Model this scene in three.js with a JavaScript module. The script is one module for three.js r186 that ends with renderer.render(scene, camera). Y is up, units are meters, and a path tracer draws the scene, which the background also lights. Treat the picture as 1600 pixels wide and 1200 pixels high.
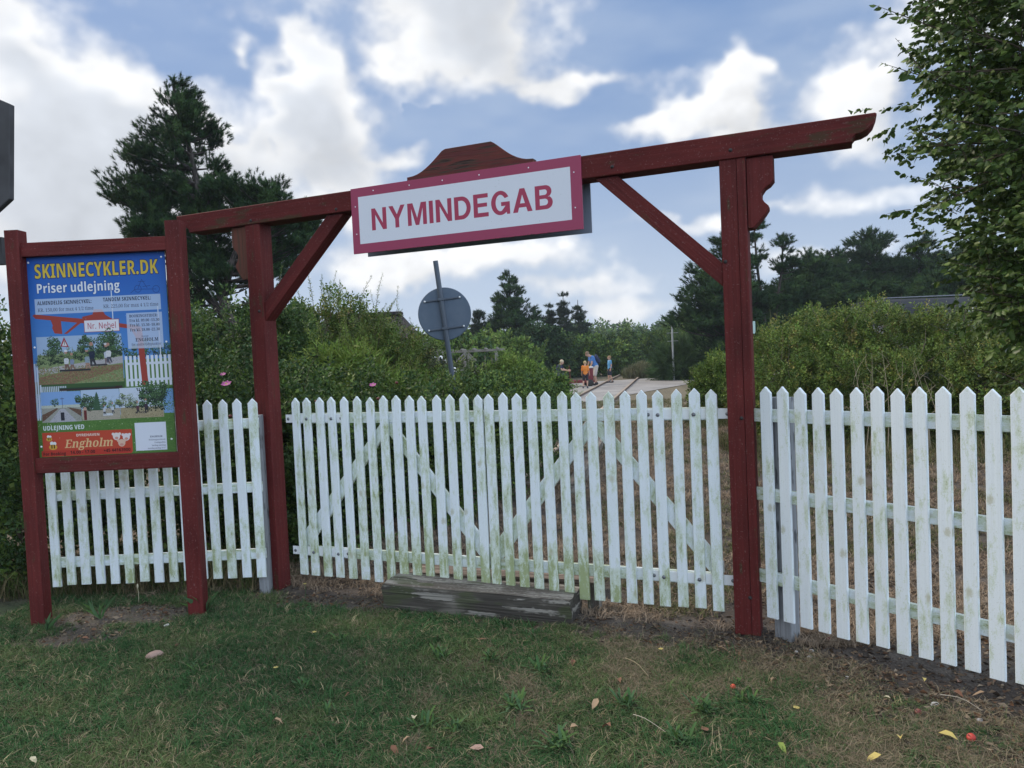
import * as THREE from 'three';
import { RoundedBoxGeometry } from 'three/addons/geometries/RoundedBoxGeometry.js';
import { MarchingCubes } from 'three/addons/objects/MarchingCubes.js';
import { mergeGeometries, mergeVertices } from 'three/addons/utils/BufferGeometryUtils.js';

// ---------------------------------------------------------------- camera, sky, sun, exposure
const V3 = THREE.Vector3, scene = new THREE.Scene();
const camera = new THREE.PerspectiveCamera(53.13, 4 / 3, 0.1, 3000);
camera.position.set(0, 1.6, 0);
camera.rotation.set(-0.037, 0, -0.045, 'XYZ');
const renderer = new THREE.WebGLRenderer({ antialias: true });
renderer.setSize(1024, 768);
renderer.toneMapping = THREE.LinearToneMapping;
renderer.toneMappingExposure = 1.2;
renderer.shadowMap.enabled = true;
const SUN_AZ = -48, SUN_EL = 40, D2R = Math.PI / 180;
const sunDir = new V3(Math.sin(SUN_AZ * D2R) * Math.cos(SUN_EL * D2R), Math.sin(SUN_EL * D2R), -Math.cos(SUN_AZ * D2R) * Math.cos(SUN_EL * D2R));
const sun = new THREE.DirectionalLight(0xfff0dc, 2.3);
sun.position.copy(sunDir).multiplyScalar(80);
sun.castShadow = true;
sun.shadow.radius = 22;
Object.assign(sun.shadow.camera, { left: -40, right: 40, top: 40, bottom: -40, near: 1, far: 220 });
sun.shadow.mapSize.set(2048, 2048);
scene.add(sun, sun.target);
sun.target.position.set(0, 0, -15);

// ---------------------------------------------------------------- random numbers and noise
function rng(seed) { let s = seed >>> 0; return () => { s = (s + 0x6D2B79F5) | 0; let t = Math.imul(s ^ (s >>> 15), 1 | s); t = (t + Math.imul(t ^ (t >>> 7), 61 | t)) ^ t; return ((t ^ (t >>> 14)) >>> 0) / 4294967296; }; }
const PERM = (() => { const r = rng(77), p = [...Array(256).keys()]; for (let i = 255; i > 0; i--) { const j = Math.floor(r() * (i + 1)); [p[i], p[j]] = [p[j], p[i]]; } return Uint8Array.from([...p, ...p]); })();
const GRAD = Float32Array.from({ length: 256 }, ((r) => () => r() * 2 - 1)(rng(5)));
function noise3(x, y, z) {                       // smooth value noise, about -1..1
  const X = Math.floor(x), Y = Math.floor(y), Z = Math.floor(z), z0 = Z & 255, z1 = (Z + 1) & 255;
  let u = x - X, v = y - Y, w = z - Z; u = u * u * (3 - 2 * u); v = v * v * (3 - 2 * v); w = w * w * (3 - 2 * w);
  const a = PERM[X & 255] + (Y & 255), b = PERM[(X + 1) & 255] + (Y & 255), a0 = PERM[a & 255], a1 = PERM[(a + 1) & 255], b0 = PERM[b & 255], b1 = PERM[(b + 1) & 255];
  const p = GRAD[PERM[a0 + z0]], q = GRAD[PERM[a1 + z0]], P = GRAD[PERM[a0 + z1]], R = GRAD[PERM[a1 + z1]];
  const e = p + (GRAD[PERM[b0 + z0]] - p) * u, f = q + (GRAD[PERM[b1 + z0]] - q) * u, g = P + (GRAD[PERM[b0 + z1]] - P) * u, h = R + (GRAD[PERM[b1 + z1]] - R) * u;
  const m = e + (f - e) * v, n = g + (h - g) * v; return m + (n - m) * w;
}
function fbm(x, y, z, o = 4) { let s = 0, a = 0.5, f = 1; for (let i = 0; i < o; i++) { s += a * noise3(x * f + i * 17.3, y * f + i * 9.1, z * f); a *= 0.5; f *= 2.03; } return s; }
const clamp = (x, a = 0, b = 1) => Math.min(b, Math.max(a, x));
const sstep = (a, b, x) => { const t = clamp((x - a) / (b - a)); return t * t * (3 - 2 * t); };
const mix = (a, b, t) => a + (b - a) * t;
const mix3 = (a, b, t) => [mix(a[0], b[0], t), mix(a[1], b[1], t), mix(a[2], b[2], t)];

// ---------------------------------------------------------------- the sky: blue air, cumulus and haze as one float panorama
{
  const W = 3072, H = 1536, data = new Float32Array(W * H * 4);
  // cumulus banks: azimuth, elevation, half width, half height (degrees), weight
  const seen = [[-31.3, 17.1, 4, 3.6, 1.2], [-27.4, 16.4, 5, 3.4, 1.2], [-24.1, 15.4, 4, 3.1, 1.1], [-20.5, 15, 2.7, 2.5, 1], [-18.3, 13.2, 3.1, 2.7, 0.9], [-30.9, 11.9, 5, 4, 1.2], [-26.6, 11.4, 5.4, 4, 1.1], [-31.2, 7.6, 6.3, 2.7, 0.9], [-24.1, 7.7, 5.4, 2.7, 0.9], [-32.3, 21.4, 2.2, 1.3, 0.9],
    [-13.7, 20.7, 1.9, 2.3, 0.9], [-14.3, 18.5, 2.8, 2, 1], [-12.8, 16.5, 3.6, 2.8, 1.1], [-11.6, 13.9, 2.5, 2.2, 0.8], [-15.1, 15.8, 2, 1.8, 0.9], [-17.8, 20.9, 1, 0.8, 0.6], [-12.5, 10.9, 3.1, 2.2, 0.55],
    [-2.5, 23.4, 5, 2.7, 1.1], [-6.4, 21.7, 3.4, 1.3, 0.8], [-0.8, 21.2, 3.6, 1.8, 0.9], [-7.4, 20.2, 2.7, 0.9, 0.55], [0.5, 19.7, 4, 1.1, 0.5], [-2.4, 26, 6.3, 2.7, 1.1], [5.9, 19.2, 5, 0.8, 0.6], [3.3, 18.7, 2.7, 0.8, 0.6],
    [17.7, 19.1, 1.2, 1.1, 0.8], [16.3, 17.9, 2, 1.4, 0.95], [14.3, 16.5, 3.1, 1.4, 0.95], [16.9, 15.8, 2.7, 2, 0.9], [11.5, 15.3, 3.1, 1, 0.8], [18.1, 14, 2.7, 1.3, 0.6], [25.2, 17.4, 2.2, 1.4, 0.75], [24, 16, 2.9, 1.8, 0.85], [24.3, 13.6, 3.1, 1.8, 0.7],
    [-7.7, 14.8, 3.1, 0.6, 0.55], [-5.3, 6.6, 5.8, 1.3, 0.75], [0.4, 7.3, 5.4, 1.3, 0.7], [-9, 7.2, 3.6, 1.8, 0.7], [8.3, 3, 3.1, 1.3, 0.75], [14.5, 9.2, 7.2, 0.7, 0.5], [25, 9.4, 8.1, 0.9, 0.5], [5.1, 4.8, 7.2, 1.1, 0.5], [20.8, 6, 7.2, 0.8, 0.45], [-7, 10.8, 5.4, 1.3, 0.5]];
  const banks = seen.map((b) => [...b]), r = rng(911);
  for (let i = 0; i < 150; i++) {                 // broken cumulus over the unseen dome, made brighter behind the camera as fill
    const az = r() * 360 - 180, el = 4 + 82 * Math.pow(r(), 1.1), k = 1 + el / 30;
    if (Math.abs(az) < 44 && el < 32) continue;
    for (let j = 0; j < 5; j++) banks.push([az + (r() - 0.5) * 12 * k / Math.max(0.2, Math.cos(el * D2R)), el + (r() - 0.5) * 4.5 * k, (2.6 + r() * 4) * k / Math.max(0.2, Math.cos(el * D2R)), (1.4 + r() * 2.2) * k, 0.75 + r() * 0.45]);
  }
  const rows = new Map();                          // the banks that can reach a row
  const field = (az, el, list) => {
    let m = 0, s = 0;
    for (const b of list) {
      let da = az - b[0]; if (da > 180) da -= 360; else if (da < -180) da += 360;
      const q = da / b[2], e = (el - b[1]) / b[3]; if (q > 1.8 || q < -1.8 || e > 1.8 || e < -1.8) continue;
      const v = b[4] * Math.exp(-1.1 * (q * q + e * e)); if (v > m) m = v; s += v;
    }
    return m * 0.65 + Math.min(s, 2.2) * 0.35;
  };
  for (let j = 0; j < H; j++) {
    const el = 90 - (j + 0.5) / H * 180, se = Math.sin(el * D2R), ce = Math.cos(el * D2R);
    const list = banks.filter((b) => Math.abs(el - b[1]) < b[3] * 1.9 + 3);
    for (let i = 0; i < W; i++) {
      const az = ((i + 0.5) / W - 0.5) * 360 + 90, A = az > 180 ? az - 360 : az, o = ((H - 1 - j) * W + i) * 4;
      let c;
      if (el < -3) c = [0.06, 0.06, 0.05];
      else {
        const x = Math.sin(A * D2R) * ce, z = -Math.cos(A * D2R) * ce;
        const t = Math.pow(1 - clamp(se), 4.2), toSun = x * sunDir.x + se * sunDir.y + z * sunDir.z;
        c = mix3([0.086, 0.2, 0.45], [0.42, 0.52, 0.66], t);
        const glow = Math.pow(clamp(toSun), 5) * 0.15;
        c = [c[0] + glow, c[1] + glow * 0.95, c[2] + glow * 0.85];
        // thin veil
        const veil = sstep(-0.15, 0.5, fbm(x * 3, se * 9, z * 3, 5)) * 0.42 * sstep(50, 8, el) + 0.74 * Math.pow(1 - clamp(se), 5);
        c = mix3(c, [0.55, 0.625, 0.72], clamp(veil));
        const wob = [fbm(x * 22, se * 26, z * 22, 3) * 2.2, fbm(x * 22 + 40, se * 26, z * 22, 3) * 1.6];
        const f0 = field(A + wob[0], el + wob[1], list);
        if (f0 > 0.04) {
          const n = fbm(x * 14, se * 19, z * 14, 3) * 0.55 + fbm(x * 52, se * 64, z * 52, 4) * 0.34;
          const F = f0 + n * 0.62 - 0.03, wisp = fbm(x * 30 + 9, se * 50, z * 30, 3);
          const a = sstep(0.06, 0.68, F) * 0.93 + sstep(-0.02, 0.32, F + wisp * 0.25) * 0.2;
          const sA = Math.atan2(sunDir.x, -sunDir.z) / D2R; let dA = sA - A; if (dA > 180) dA -= 360; if (dA < -180) dA += 360;
          const L = Math.hypot(dA, SUN_EL - el) || 1, f1 = field(A + wob[0] + dA / L * 2.2, el + wob[1] + (SUN_EL - el) / L * 2.2 + 0.6, list) + n * 0.3;
          const depth = sstep(0.5, 1.3, F * 0.7 + f1 * 0.4 + fbm(x * 8, se * 13 + 3, z * 8, 4) * 0.75), front = clamp(0.5 - 0.5 * toSun);
          const back = mix3([0.8, 0.81, 0.825], [0.55, 0.585, 0.64], depth * 0.9), lit = mix3([2.75, 3.25, 3.9], [2.0, 2.4, 2.95], depth * 0.8);  // clouds opposite the sun made brighter and bluer to light the front faces
          const k = sstep(0.3, 0.85, front);
          let cc = mix3(back, lit, k); const e = 1 + (n * 0.35 + (F - f1) * 0.16) * (1 - depth * 0.4);
          cc = cc.map((v) => v * clamp(e, 0.72, 1.22));
          c = mix3(c, cc, clamp(a) * sstep(-1, 3.5, el) * 0.98);
        }
      }
      data[o] = c[0]; data[o + 1] = c[1]; data[o + 2] = c[2]; data[o + 3] = 1;
    }
  }
  const sky = new THREE.DataTexture(data, W, H, THREE.RGBAFormat, THREE.FloatType);
  sky.mapping = THREE.EquirectangularReflectionMapping; sky.magFilter = sky.minFilter = THREE.LinearFilter; sky.needsUpdate = true;
  scene.background = sky; scene.environment = sky;
}

// ---------------------------------------------------------------- naming
const taken = new Map();
function numbered(n) { const k = taken.get(n) ?? 0; taken.set(n, k + 1); return k ? n + '_' + String(k).padStart(3, '0') : n; }
function tag(o, label, category, group) { o.userData.label = label; if (category) o.userData.category = category; if (group) o.userData.group = group; return o; }
function thing(name, label, category, pos = [0, 0, 0], turn = 0, group) { const o = new THREE.Group(); o.name = numbered(name); o.position.set(...pos); o.rotation.y = turn; scene.add(o); return tag(o, label, category, group); }
function part(name, geo, mat, parent, label) { const m = new THREE.Mesh(geo, mat); m.name = name; parent.add(m); if (label) m.userData.label = label; return m; }
function solo(name, geo, mat, label, category, pos = [0, 0, 0], turn = 0, group) { const m = new THREE.Mesh(geo, mat); m.name = numbered(name); m.position.set(...pos); m.rotation.y = turn; scene.add(m); return tag(m, label, category, group); }
function struct(name, geo, mat) { const m = new THREE.Mesh(geo, mat); m.name = numbered(name); m.userData.kind = 'structure'; scene.add(m); return m; }
function stuff(o) { o.userData.kind = 'stuff'; return o; }

// ---------------------------------------------------------------- geometry helpers
function uvBox(g, swap = false, k = 1, off = 0) {     // uv in metres, by the way each face points; v runs up (or along x with swap)
  const p = g.attributes.position, n = g.attributes.normal, uv = new Float32Array(p.count * 2);
  for (let i = 0; i < p.count; i++) {
    const ax = Math.abs(n.getX(i)), ay = Math.abs(n.getY(i)), az = Math.abs(n.getZ(i));
    let a, b; if (az >= ax && az >= ay) { a = p.getX(i); b = p.getY(i); } else if (ax >= ay) { a = p.getZ(i) + 0.37; b = p.getY(i); } else { a = p.getX(i); b = p.getZ(i) + 0.23; if (swap) [a, b] = [b, a], [a, b] = [b, a]; }
    if (swap) [a, b] = [b, a];
    uv[i * 2] = a * k + off; uv[i * 2 + 1] = b * k + off * 0.7;
  }
  g.setAttribute('uv', new THREE.BufferAttribute(uv, 2)); return g;
}
function box(w, h, d, x = 0, y = 0, z = 0, r = 0.003, swap = false, off = 0) {
  const g = new RoundedBoxGeometry(w, h, d, 1, Math.min(r, w / 2.1, h / 2.1, d / 2.1)); g.translate(x, y, z); return uvBox(g, swap, 1, off);
}
function prism(pts, depth, bevel = 0.002, z = 0, swap = false, off = 0) {      // outline in x,y pushed back along z from z to z - depth
  const s = new THREE.Shape(pts.map((p) => new THREE.Vector2(p[0], p[1])));
  const g = new THREE.ExtrudeGeometry(s, { depth: depth - bevel * 2, bevelEnabled: bevel > 0, bevelThickness: bevel, bevelSize: bevel, bevelOffset: -bevel, bevelSegments: 1, curveSegments: 6 });
  g.translate(0, 0, z - depth + bevel); return uvBox(g, swap, 1, off);
}
function tube(pts, r0, r1, rs = 6, seg = 6) {
  const c = new THREE.CatmullRomCurve3(pts.map((p) => p.isVector3 ? p : new V3(...p))), g = new THREE.TubeGeometry(c, seg, 1, rs, false);
  const p = g.attributes.position, q = new V3(), t = new V3();
  for (let i = 0; i <= seg; i++) { c.getPointAt(i / seg, q); const r = mix(r0, r1, i / seg); for (let j = 0; j <= rs; j++) { const k = i * (rs + 1) + j; t.fromBufferAttribute(p, k).sub(q).setLength(r).add(q); p.setXYZ(k, t.x, t.y, t.z); } }
  const u = g.attributes.uv, L = c.getLength(); for (let i = 0; i < u.count; i++) u.setXY(i, u.getY(i) * r0 * 6.28, u.getX(i) * L);
  return g;
}
function merge(list) { const g = mergeGeometries(list.map((x) => (x.index ? x.toNonIndexed() : x))); return g; }
function dome(r, h, seg = 10) { return new THREE.LatheGeometry([[0, h], [r * 0.5, h * 0.88], [r * 0.85, h * 0.5], [r, 0]].map((p) => new THREE.Vector2(...p)), seg).rotateX(Math.PI / 2); }   // a bolt head facing +z

// ---------------------------------------------------------------- textures
function tex(w, h, fn, rx, ry, raw = false) {
  const d = new Uint8Array(w * h * 4), c2s = (x) => { x = clamp(x); return 255 * (x < 0.0031308 ? 12.92 * x : 1.055 * Math.pow(x, 1 / 2.4) - 0.055); };
  for (let j = 0; j < h; j++) for (let i = 0; i < w; i++) { const c = fn((i + 0.5) / w, (j + 0.5) / h), o = (j * w + i) * 4; for (let k = 0; k < 3; k++) d[o + k] = raw ? clamp(c[k]) * 255 : c2s(c[k]); d[o + 3] = 255; }
  const t = new THREE.DataTexture(d, w, h); t.wrapS = t.wrapT = THREE.RepeatWrapping; t.magFilter = THREE.LinearFilter; t.minFilter = THREE.LinearMipmapLinearFilter; t.generateMipmaps = true;
  if (!raw) t.colorSpace = THREE.SRGBColorSpace; t.repeat.set(1 / rx, 1 / ry); t.needsUpdate = true; return t;
}
// noise that repeats over the unit square
function tnoise(u, v, fu, fv, seed, o = 4) {
  let s = 0, a = 0.5;
  for (let k = 0; k < o; k++) {
    const x = u * fu, y = v * fv, g = (X, Y) => GRAD[PERM[(PERM[((X % fu) + fu) % fu & 255] + (((Y % fv) + fv) % fv) + seed * 31 + k * 7) & 255]];
    const X = Math.floor(x), Y = Math.floor(y); let p = x - X, q = y - Y; p = p * p * (3 - 2 * p); q = q * q * (3 - 2 * q);
    s += a * mix(mix(g(X, Y), g(X + 1, Y), p), mix(g(X, Y + 1), g(X + 1, Y + 1), p), q); a *= 0.5; fu *= 2; fv *= 2;
  }
  return s;
}
// ---------------------------------------------------------------- materials
const MS = (o) => new THREE.MeshStandardMaterial(o);
const woodBump = tex(256, 1024, (u, v) => { const g = tnoise(u, v, 48, 4, 3, 3), saw = Math.sin(v * 1024 / 9 + tnoise(u, v, 6, 20, 8, 2) * 2.5) * 0.22; const n = 0.5 + g * 0.35 + saw * 0.5 + tnoise(u, v, 30, 60, 5, 2) * 0.2; return [n, n, n]; }, 0.5, 2, true);
function redTex(seed, algae) {
  return tex(256, 1024, (u, v) => {
    const g = tnoise(u, v, 64, 3, seed, 3), b = tnoise(u, v, 5, 8, seed + 1, 4), f = tnoise(u, v, 90, 300, seed + 2, 2);
    let c = [0.092 + g * 0.025 + b * 0.035, 0.0128 + g * 0.004 + b * 0.006, 0.0118 + g * 0.004 + b * 0.005];
    const w = sstep(0.3, 0.6, tnoise(u, v, 40, 12, seed + 5, 3) + b * 0.3); c = mix3(c, [0.075, 0.011, 0.012], w * 0.5);
    const al = sstep(0.08, 0.4, tnoise(u, v, 12, 10, seed + 7, 5) + f * 0.16 - 0.18 + algae); c = mix3(c, [0.045, 0.036, 0.016], al * 0.75);
    if (f > 0.42) c = mix3(c, [0.2, 0.13, 0.12], 0.5);
    return c;
  }, 0.5, 2);
}
const MPh = (o) => new THREE.MeshPhysicalMaterial({ specularIntensity: 0.45, ...o });
const redMat = [0, 1, 2].map((i) => MPh({ map: redTex(10 + i * 11, -0.1), bumpMap: woodBump, bumpScale: 0.004, roughness: 0.68 }));
const redAlgae = MPh({ map: redTex(71, 0.16), bumpMap: woodBump, bumpScale: 0.0026, roughness: 0.75 });
const redBrown = MS({ map: tex(128, 512, (u, v) => { const g = tnoise(u, v, 40, 3, 57, 4), b = tnoise(u, v, 6, 5, 58, 4); return mix3([0.105 + b * 0.02, 0.034, 0.02], [0.06, 0.032, 0.018], sstep(-0.1, 0.35, g + b * 0.4)); }, 0.3, 1), bumpMap: woodBump, bumpScale: 0.002, roughness: 0.85 });
const redWorn = MS({
  map: tex(256, 512, (u, v) => { const g = tnoise(u, v, 40, 4, 51, 4), b = tnoise(u, v, 8, 6, 52, 4); let c = [0.1 + b * 0.03, 0.021 + b * 0.006, 0.018]; c = mix3(c, [0.055, 0.03, 0.02], sstep(-0.05, 0.3, g)); return mix3(c, [0.03, 0.015, 0.012], sstep(0.3, 0.42, g + b * 0.2)); }, 0.3, 0.6),
  bumpMap: tex(256, 512, (u, v) => { const g = tnoise(u, v, 40, 4, 51, 4), n = 0.6 - sstep(0.2, 0.45, g) * 0.5 + g * 0.3; return [n, n, n]; }, 0.3, 0.6, true), bumpScale: 0.006, roughness: 0.88,
});
function whiteTex(seed, algae, low) {       // white paint, algae blotches; low: how much more of it grows on the damp foot of the board
  return tex(128, 1024, (u, v) => {
    const g = tnoise(u, v, 24, 3, seed, 3), b = tnoise(u, v, 3, 9, seed + 1, 4), f = tnoise(u, v, 60, 340, seed + 2, 3);
    let c = [0.69 + g * 0.04, 0.755 + g * 0.04, 0.8 + g * 0.04];
    const m = b + f * 0.55 + tnoise(u, v, 8, 40, seed + 3, 3) * 0.5 + algae + low * sstep(0.42, 0.0, v) * 1.0;
    c = mix3(c, [0.5, 0.58, 0.44], sstep(-0.05, 0.5, m) * 0.75);
    c = mix3(c, [0.26, 0.31, 0.12], sstep(0.5, 0.95, m) * 0.85);
    const kx = 0.1 + 0.3 * GRAD[seed & 255], ky = 0.5 + 0.4 * GRAD[(seed * 7) & 255], kd = Math.hypot((u - 0.25 - kx * 0.4) * 5, (v - ky) * 40);
    c = mix3(c, [0.42, 0.42, 0.3], sstep(0.75, 0.3, kd + f * 0.6) * 0.7);
    if (f > 0.5) c = mix3(c, [0.2, 0.21, 0.17], 0.55);
    if (tnoise(u, v, 60, 2, seed + 9, 2) > 0.62) c = mix3(c, [0.5, 0.5, 0.46], 0.5);
    return c;
  }, 0.12, 1.4);
}
const whiteBump = tex(128, 512, (u, v) => { const n = 0.5 + tnoise(u, v, 30, 3, 4, 3) * 0.5; return [n, n, n]; }, 0.12, 0.8, true);
const whites = (n, seed, algae, low) => Array.from({ length: n }, (_, i) => MS({ map: whiteTex(seed + i * 13, algae, low), bumpMap: whiteBump, bumpScale: 0.0007, roughness: 0.62 }));
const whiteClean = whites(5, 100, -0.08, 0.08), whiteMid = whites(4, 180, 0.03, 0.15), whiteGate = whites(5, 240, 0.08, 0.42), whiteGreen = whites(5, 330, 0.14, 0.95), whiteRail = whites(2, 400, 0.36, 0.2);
const greyPaint = MS({ color: new THREE.Color(0.2, 0.23, 0.3), roughness: 0.6 }), shadedWhite = MS({ map: tex(64, 256, (u, v) => { const g = tnoise(u, v, 20, 3, 47, 4), k = 0.22 + g * 0.1 - 0.14 * sstep(0.25, 0.4, tnoise(u, v, 8, 12, 48, 4)); return [k, k * 1.05, k * 1.12]; }, 0.15, 1.3), roughness: 0.85 });  // second one: post white greyed down for shade behind the pickets, plus random weathering
const steel = MS({ color: new THREE.Color(0.16, 0.17, 0.19), metalness: 0.7, roughness: 0.45 });
const darkIron = MS({ color: new THREE.Color(0.035, 0.03, 0.03), metalness: 0.4, roughness: 0.6 });
const whiteSteel = MS({ color: new THREE.Color(0.72, 0.75, 0.78), roughness: 0.45 });
const oldWoodMap = tex(512, 512, (u, v) => {
  const g = tnoise(u, v, 36, 2, 61, 5), b = tnoise(u, v, 5, 4, 62, 5), f = tnoise(u, v, 60, 80, 63, 3);
  let c = mix3([0.1, 0.086, 0.074], [0.3, 0.28, 0.25], sstep(-0.3, 0.5, g * 0.5 + b * 1.1 + f * 0.4)); c = mix3(c, [0.055, 0.068, 0.028], sstep(0.02, 0.35, tnoise(u, v, 6, 5, 64, 5) + f * 0.2) * 0.75);
  c = mix3(c, [0.03, 0.024, 0.02], sstep(0.3, 0.5, tnoise(u, v, 24, 2, 66, 4) + f * 0.2)); if (f > 0.4) c = mix3(c, [0.34, 0.34, 0.32], 0.45); return c;
}, 0.5, 1.3);
const oldWood = MS({ map: oldWoodMap, bumpMap: tex(256, 256, (u, v) => { const n = 0.5 + tnoise(u, v, 50, 3, 61, 4) * 0.6 - sstep(0.34, 0.5, tnoise(u, v, 40, 2, 66, 3)) * 0.4; return [n, n, n]; }, 0.5, 1.3, true), bumpScale: 0.008, roughness: 0.92 });
const mossWood = MS({ map: tex(512, 256, (u, v) => { const g = tnoise(u, v, 30, 3, 161, 4), b = tnoise(u, v, 6, 5, 162, 5), f = tnoise(u, v, 70, 60, 163, 3); let c = mix3([0.05, 0.045, 0.037], [0.16, 0.146, 0.125], sstep(-0.2, 0.5, g * 0.6 + b)); c = mix3(c, [0.05, 0.062, 0.026], sstep(0.05, 0.35, tnoise(u, v, 7, 6, 164, 5)) * 0.7); c = mix3(c, [0.24, 0.225, 0.2], sstep(0.22, 0.45, tnoise(u, v, 14, 4, 165, 5) + f * 0.25)); return c; }, 0.5, 1.3), bumpMap: oldWood.bumpMap, bumpScale: 0.008, roughness: 0.95 });
const barkMat = MS({ map: tex(128, 256, (u, v) => { const g = tnoise(u, v, 14, 6, 91, 4); return mix3([0.02, 0.017, 0.015], [0.08, 0.067, 0.058], sstep(-0.3, 0.4, g)); }, 0.4, 0.8), roughness: 0.95 });
const twigMat = MS({ color: new THREE.Color(0.075, 0.055, 0.04), roughness: 0.9 });
const leafMat = (tr = 0.3, rough = 0.6) => new THREE.MeshPhysicalMaterial({ color: 0xffffff, roughness: rough, specularIntensity: 0.35, transmission: tr, thickness: 0, side: THREE.DoubleSide });
const matt = (k, r) => new THREE.MeshPhysicalMaterial({ color: 0xffffff, roughness: r, specularIntensity: k, side: THREE.DoubleSide }), leafPlain = matt(0.35, 0.7), needleMat = matt(0.2, 0.85), bladeMat = matt(0.15, 0.9);

// ---------------------------------------------------------------- ground
const GX = [-0.389, 0.921], GU = [0.921, 0.389], GO = [-1.77, -5.474];          // the gate: outward normal, direction, left post
const RV = [0.625, 0.78], RN = [-0.78, 0.625], RO = [1.356, -4.12];             // the fence on the right
const gateS = (x, z) => (x - GO[0]) * GU[0] + (z - GO[1]) * GU[1], gateD = (x, z) => (x - GO[0]) * GX[0] + (z - GO[1]) * GX[1];
const fenceS = (x, z) => (x - RO[0]) * RV[0] + (z - RO[1]) * RV[1], fenceD = (x, z) => (x - RO[0]) * RN[0] + (z - RO[1]) * RN[1];
const behind = (x, z) => (fenceS(x, z) > 0 ? -fenceD(x, z) : gateS(x, z) > -0.1 ? -gateD(x, z) : -5.35 - z);
function soil(x, z) {
  const n = fbm(x * 2.2, 3.1, z * 2.2, 4), m = fbm(x * 9, 7, z * 9, 3);
  const e1 = 1 - Math.hypot((x + 2.62) / 0.62, (z + 4.98) / 0.26), e2 = 1 - Math.hypot((x + 2.75 + (z + 4.6) * 0.6) / 0.35, (z + 4.62) / 0.2);
  let s = sstep(-0.1, 0.5, Math.max(e1, e2) + n * 0.5 + m * 0.45) * 0.95;
  const gs = gateS(x, z), gd = gateD(x, z), fs = fenceS(x, z), fd = fenceD(x, z);
  if (gs > -0.5 && fs < 0.3) s = Math.max(s, sstep(0.34, 0.08, gd + n * 0.22 + m * 0.25) * sstep(-0.6, 0.3, gs + n * 0.3));
  if (fs > -0.25) s = Math.max(s, sstep(0.42 + fs * 0.42, 0.1, fd + n * 0.35 + m * 0.3));
  return s;
}
const inRoad = (x, z) => z < -24.5 && z > -43;
function dry(x, z) { const n = fbm(x * 1.3 + 5, 0.3, z * 1.3, 4), m = fbm(x * 6, 2, z * 6, 3); return clamp(sstep(-0.16, 0.5, n + m * 0.6 + (x - 0.25) * 0.16 - (z + 3.9) * -0.03 - sstep(-3.9, -4.6, z) * 0.24)); }
function groundY(x, z) {
  const near = sstep(-14, -5, z);
  let y = (fbm(x * 1.1, 0, z * 1.1, 3) * 0.018 + fbm(x * 7, 4, z * 7, 3) * 0.012 + fbm(x * 30, 4, z * 30, 2) * 0.006) * near - 0.006;
  y += 0.035 * sstep(1.2, 0, Math.hypot((x + 2.55) / 0.7, (z + 5.0) / 0.35)); if (z < -46) y += Math.max(0, fbm(x * 0.03, 2, z * 0.03, 3) + 0.1) * 2.5 * sstep(-46, -120, z); return y;
}
function axis(a, b, fine, growth, lo, hi) { const o = []; for (let x = a; x <= b; x += fine) o.push(x); let s = fine, x = o[o.length - 1]; while (x < hi) { s *= growth; x += s; o.push(x); } s = fine; x = a; while (x > lo) { s *= growth; x -= s; o.unshift(x); } return o; }
{
  const xs = axis(-3.6, 2.6, 0.03, 1.12, -900, 900), zs = axis(-6.4, -2.5, 0.03, 1.1, -1500, 60), pos = [], col = [], uv = [], idx = [];
  for (const z of zs) for (const x of xs) {
    const s = soil(x, z), d = dry(x, z), b = behind(x, z), m = fbm(x * 14, 1, z * 14, 3);
    let c = mix3([0.03, 0.052, 0.022], [0.115, 0.096, 0.066], d * 0.85);
    if (b > 0) { const t = fbm(x * 0.8, 5, z * 0.8, 4), q = fbm(x * 4, 6, z * 4, 3); c = mix3(c, mix3([0.21, 0.168, 0.128], [0.115, 0.112, 0.058], sstep(0.0, 0.4, t + q * 0.5)), sstep(0.0, 0.4, b)); if (z < -14) c = mix3(c, [0.15, 0.135, 0.08], sstep(-14, -20, z) * 0.6); }
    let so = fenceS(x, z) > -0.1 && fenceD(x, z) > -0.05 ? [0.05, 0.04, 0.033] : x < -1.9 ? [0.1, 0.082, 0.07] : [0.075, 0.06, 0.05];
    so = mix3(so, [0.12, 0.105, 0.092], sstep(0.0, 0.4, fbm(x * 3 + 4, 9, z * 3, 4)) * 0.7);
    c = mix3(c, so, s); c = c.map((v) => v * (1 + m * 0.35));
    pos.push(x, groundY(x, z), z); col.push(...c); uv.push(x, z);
  }
  const n = xs.length; for (let j = 0; j + 1 < zs.length; j++) for (let i = 0; i + 1 < n; i++) { const a = j * n + i; idx.push(a, a + n, a + 1, a + 1, a + n, a + n + 1); }
  const g = new THREE.BufferGeometry(); g.setAttribute('position', new THREE.Float32BufferAttribute(pos, 3)); g.setAttribute('color', new THREE.Float32BufferAttribute(col, 3)); g.setAttribute('uv', new THREE.Float32BufferAttribute(uv, 2)); g.setIndex(idx); g.computeVertexNormals();
  const speck = tex(512, 512, (u, v) => { const n = tnoise(u, v, 120, 120, 15, 2), b = tnoise(u, v, 24, 24, 16, 4); let k = 0.8 + n * 0.5 + b * 0.35; if (n > 0.42) k += 0.5; return [k, k, k].map((x) => clamp(x, 0.25, 1)); }, 0.9, 0.9);
  const bump = tex(512, 512, (u, v) => { const n = 0.5 + tnoise(u, v, 60, 60, 18, 4) * 0.6; return [n, n, n]; }, 0.9, 0.9, true);
  struct('ground', g, MS({ vertexColors: true, map: speck, bumpMap: bump, bumpScale: 0.012, roughness: 1 }));
}
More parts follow.
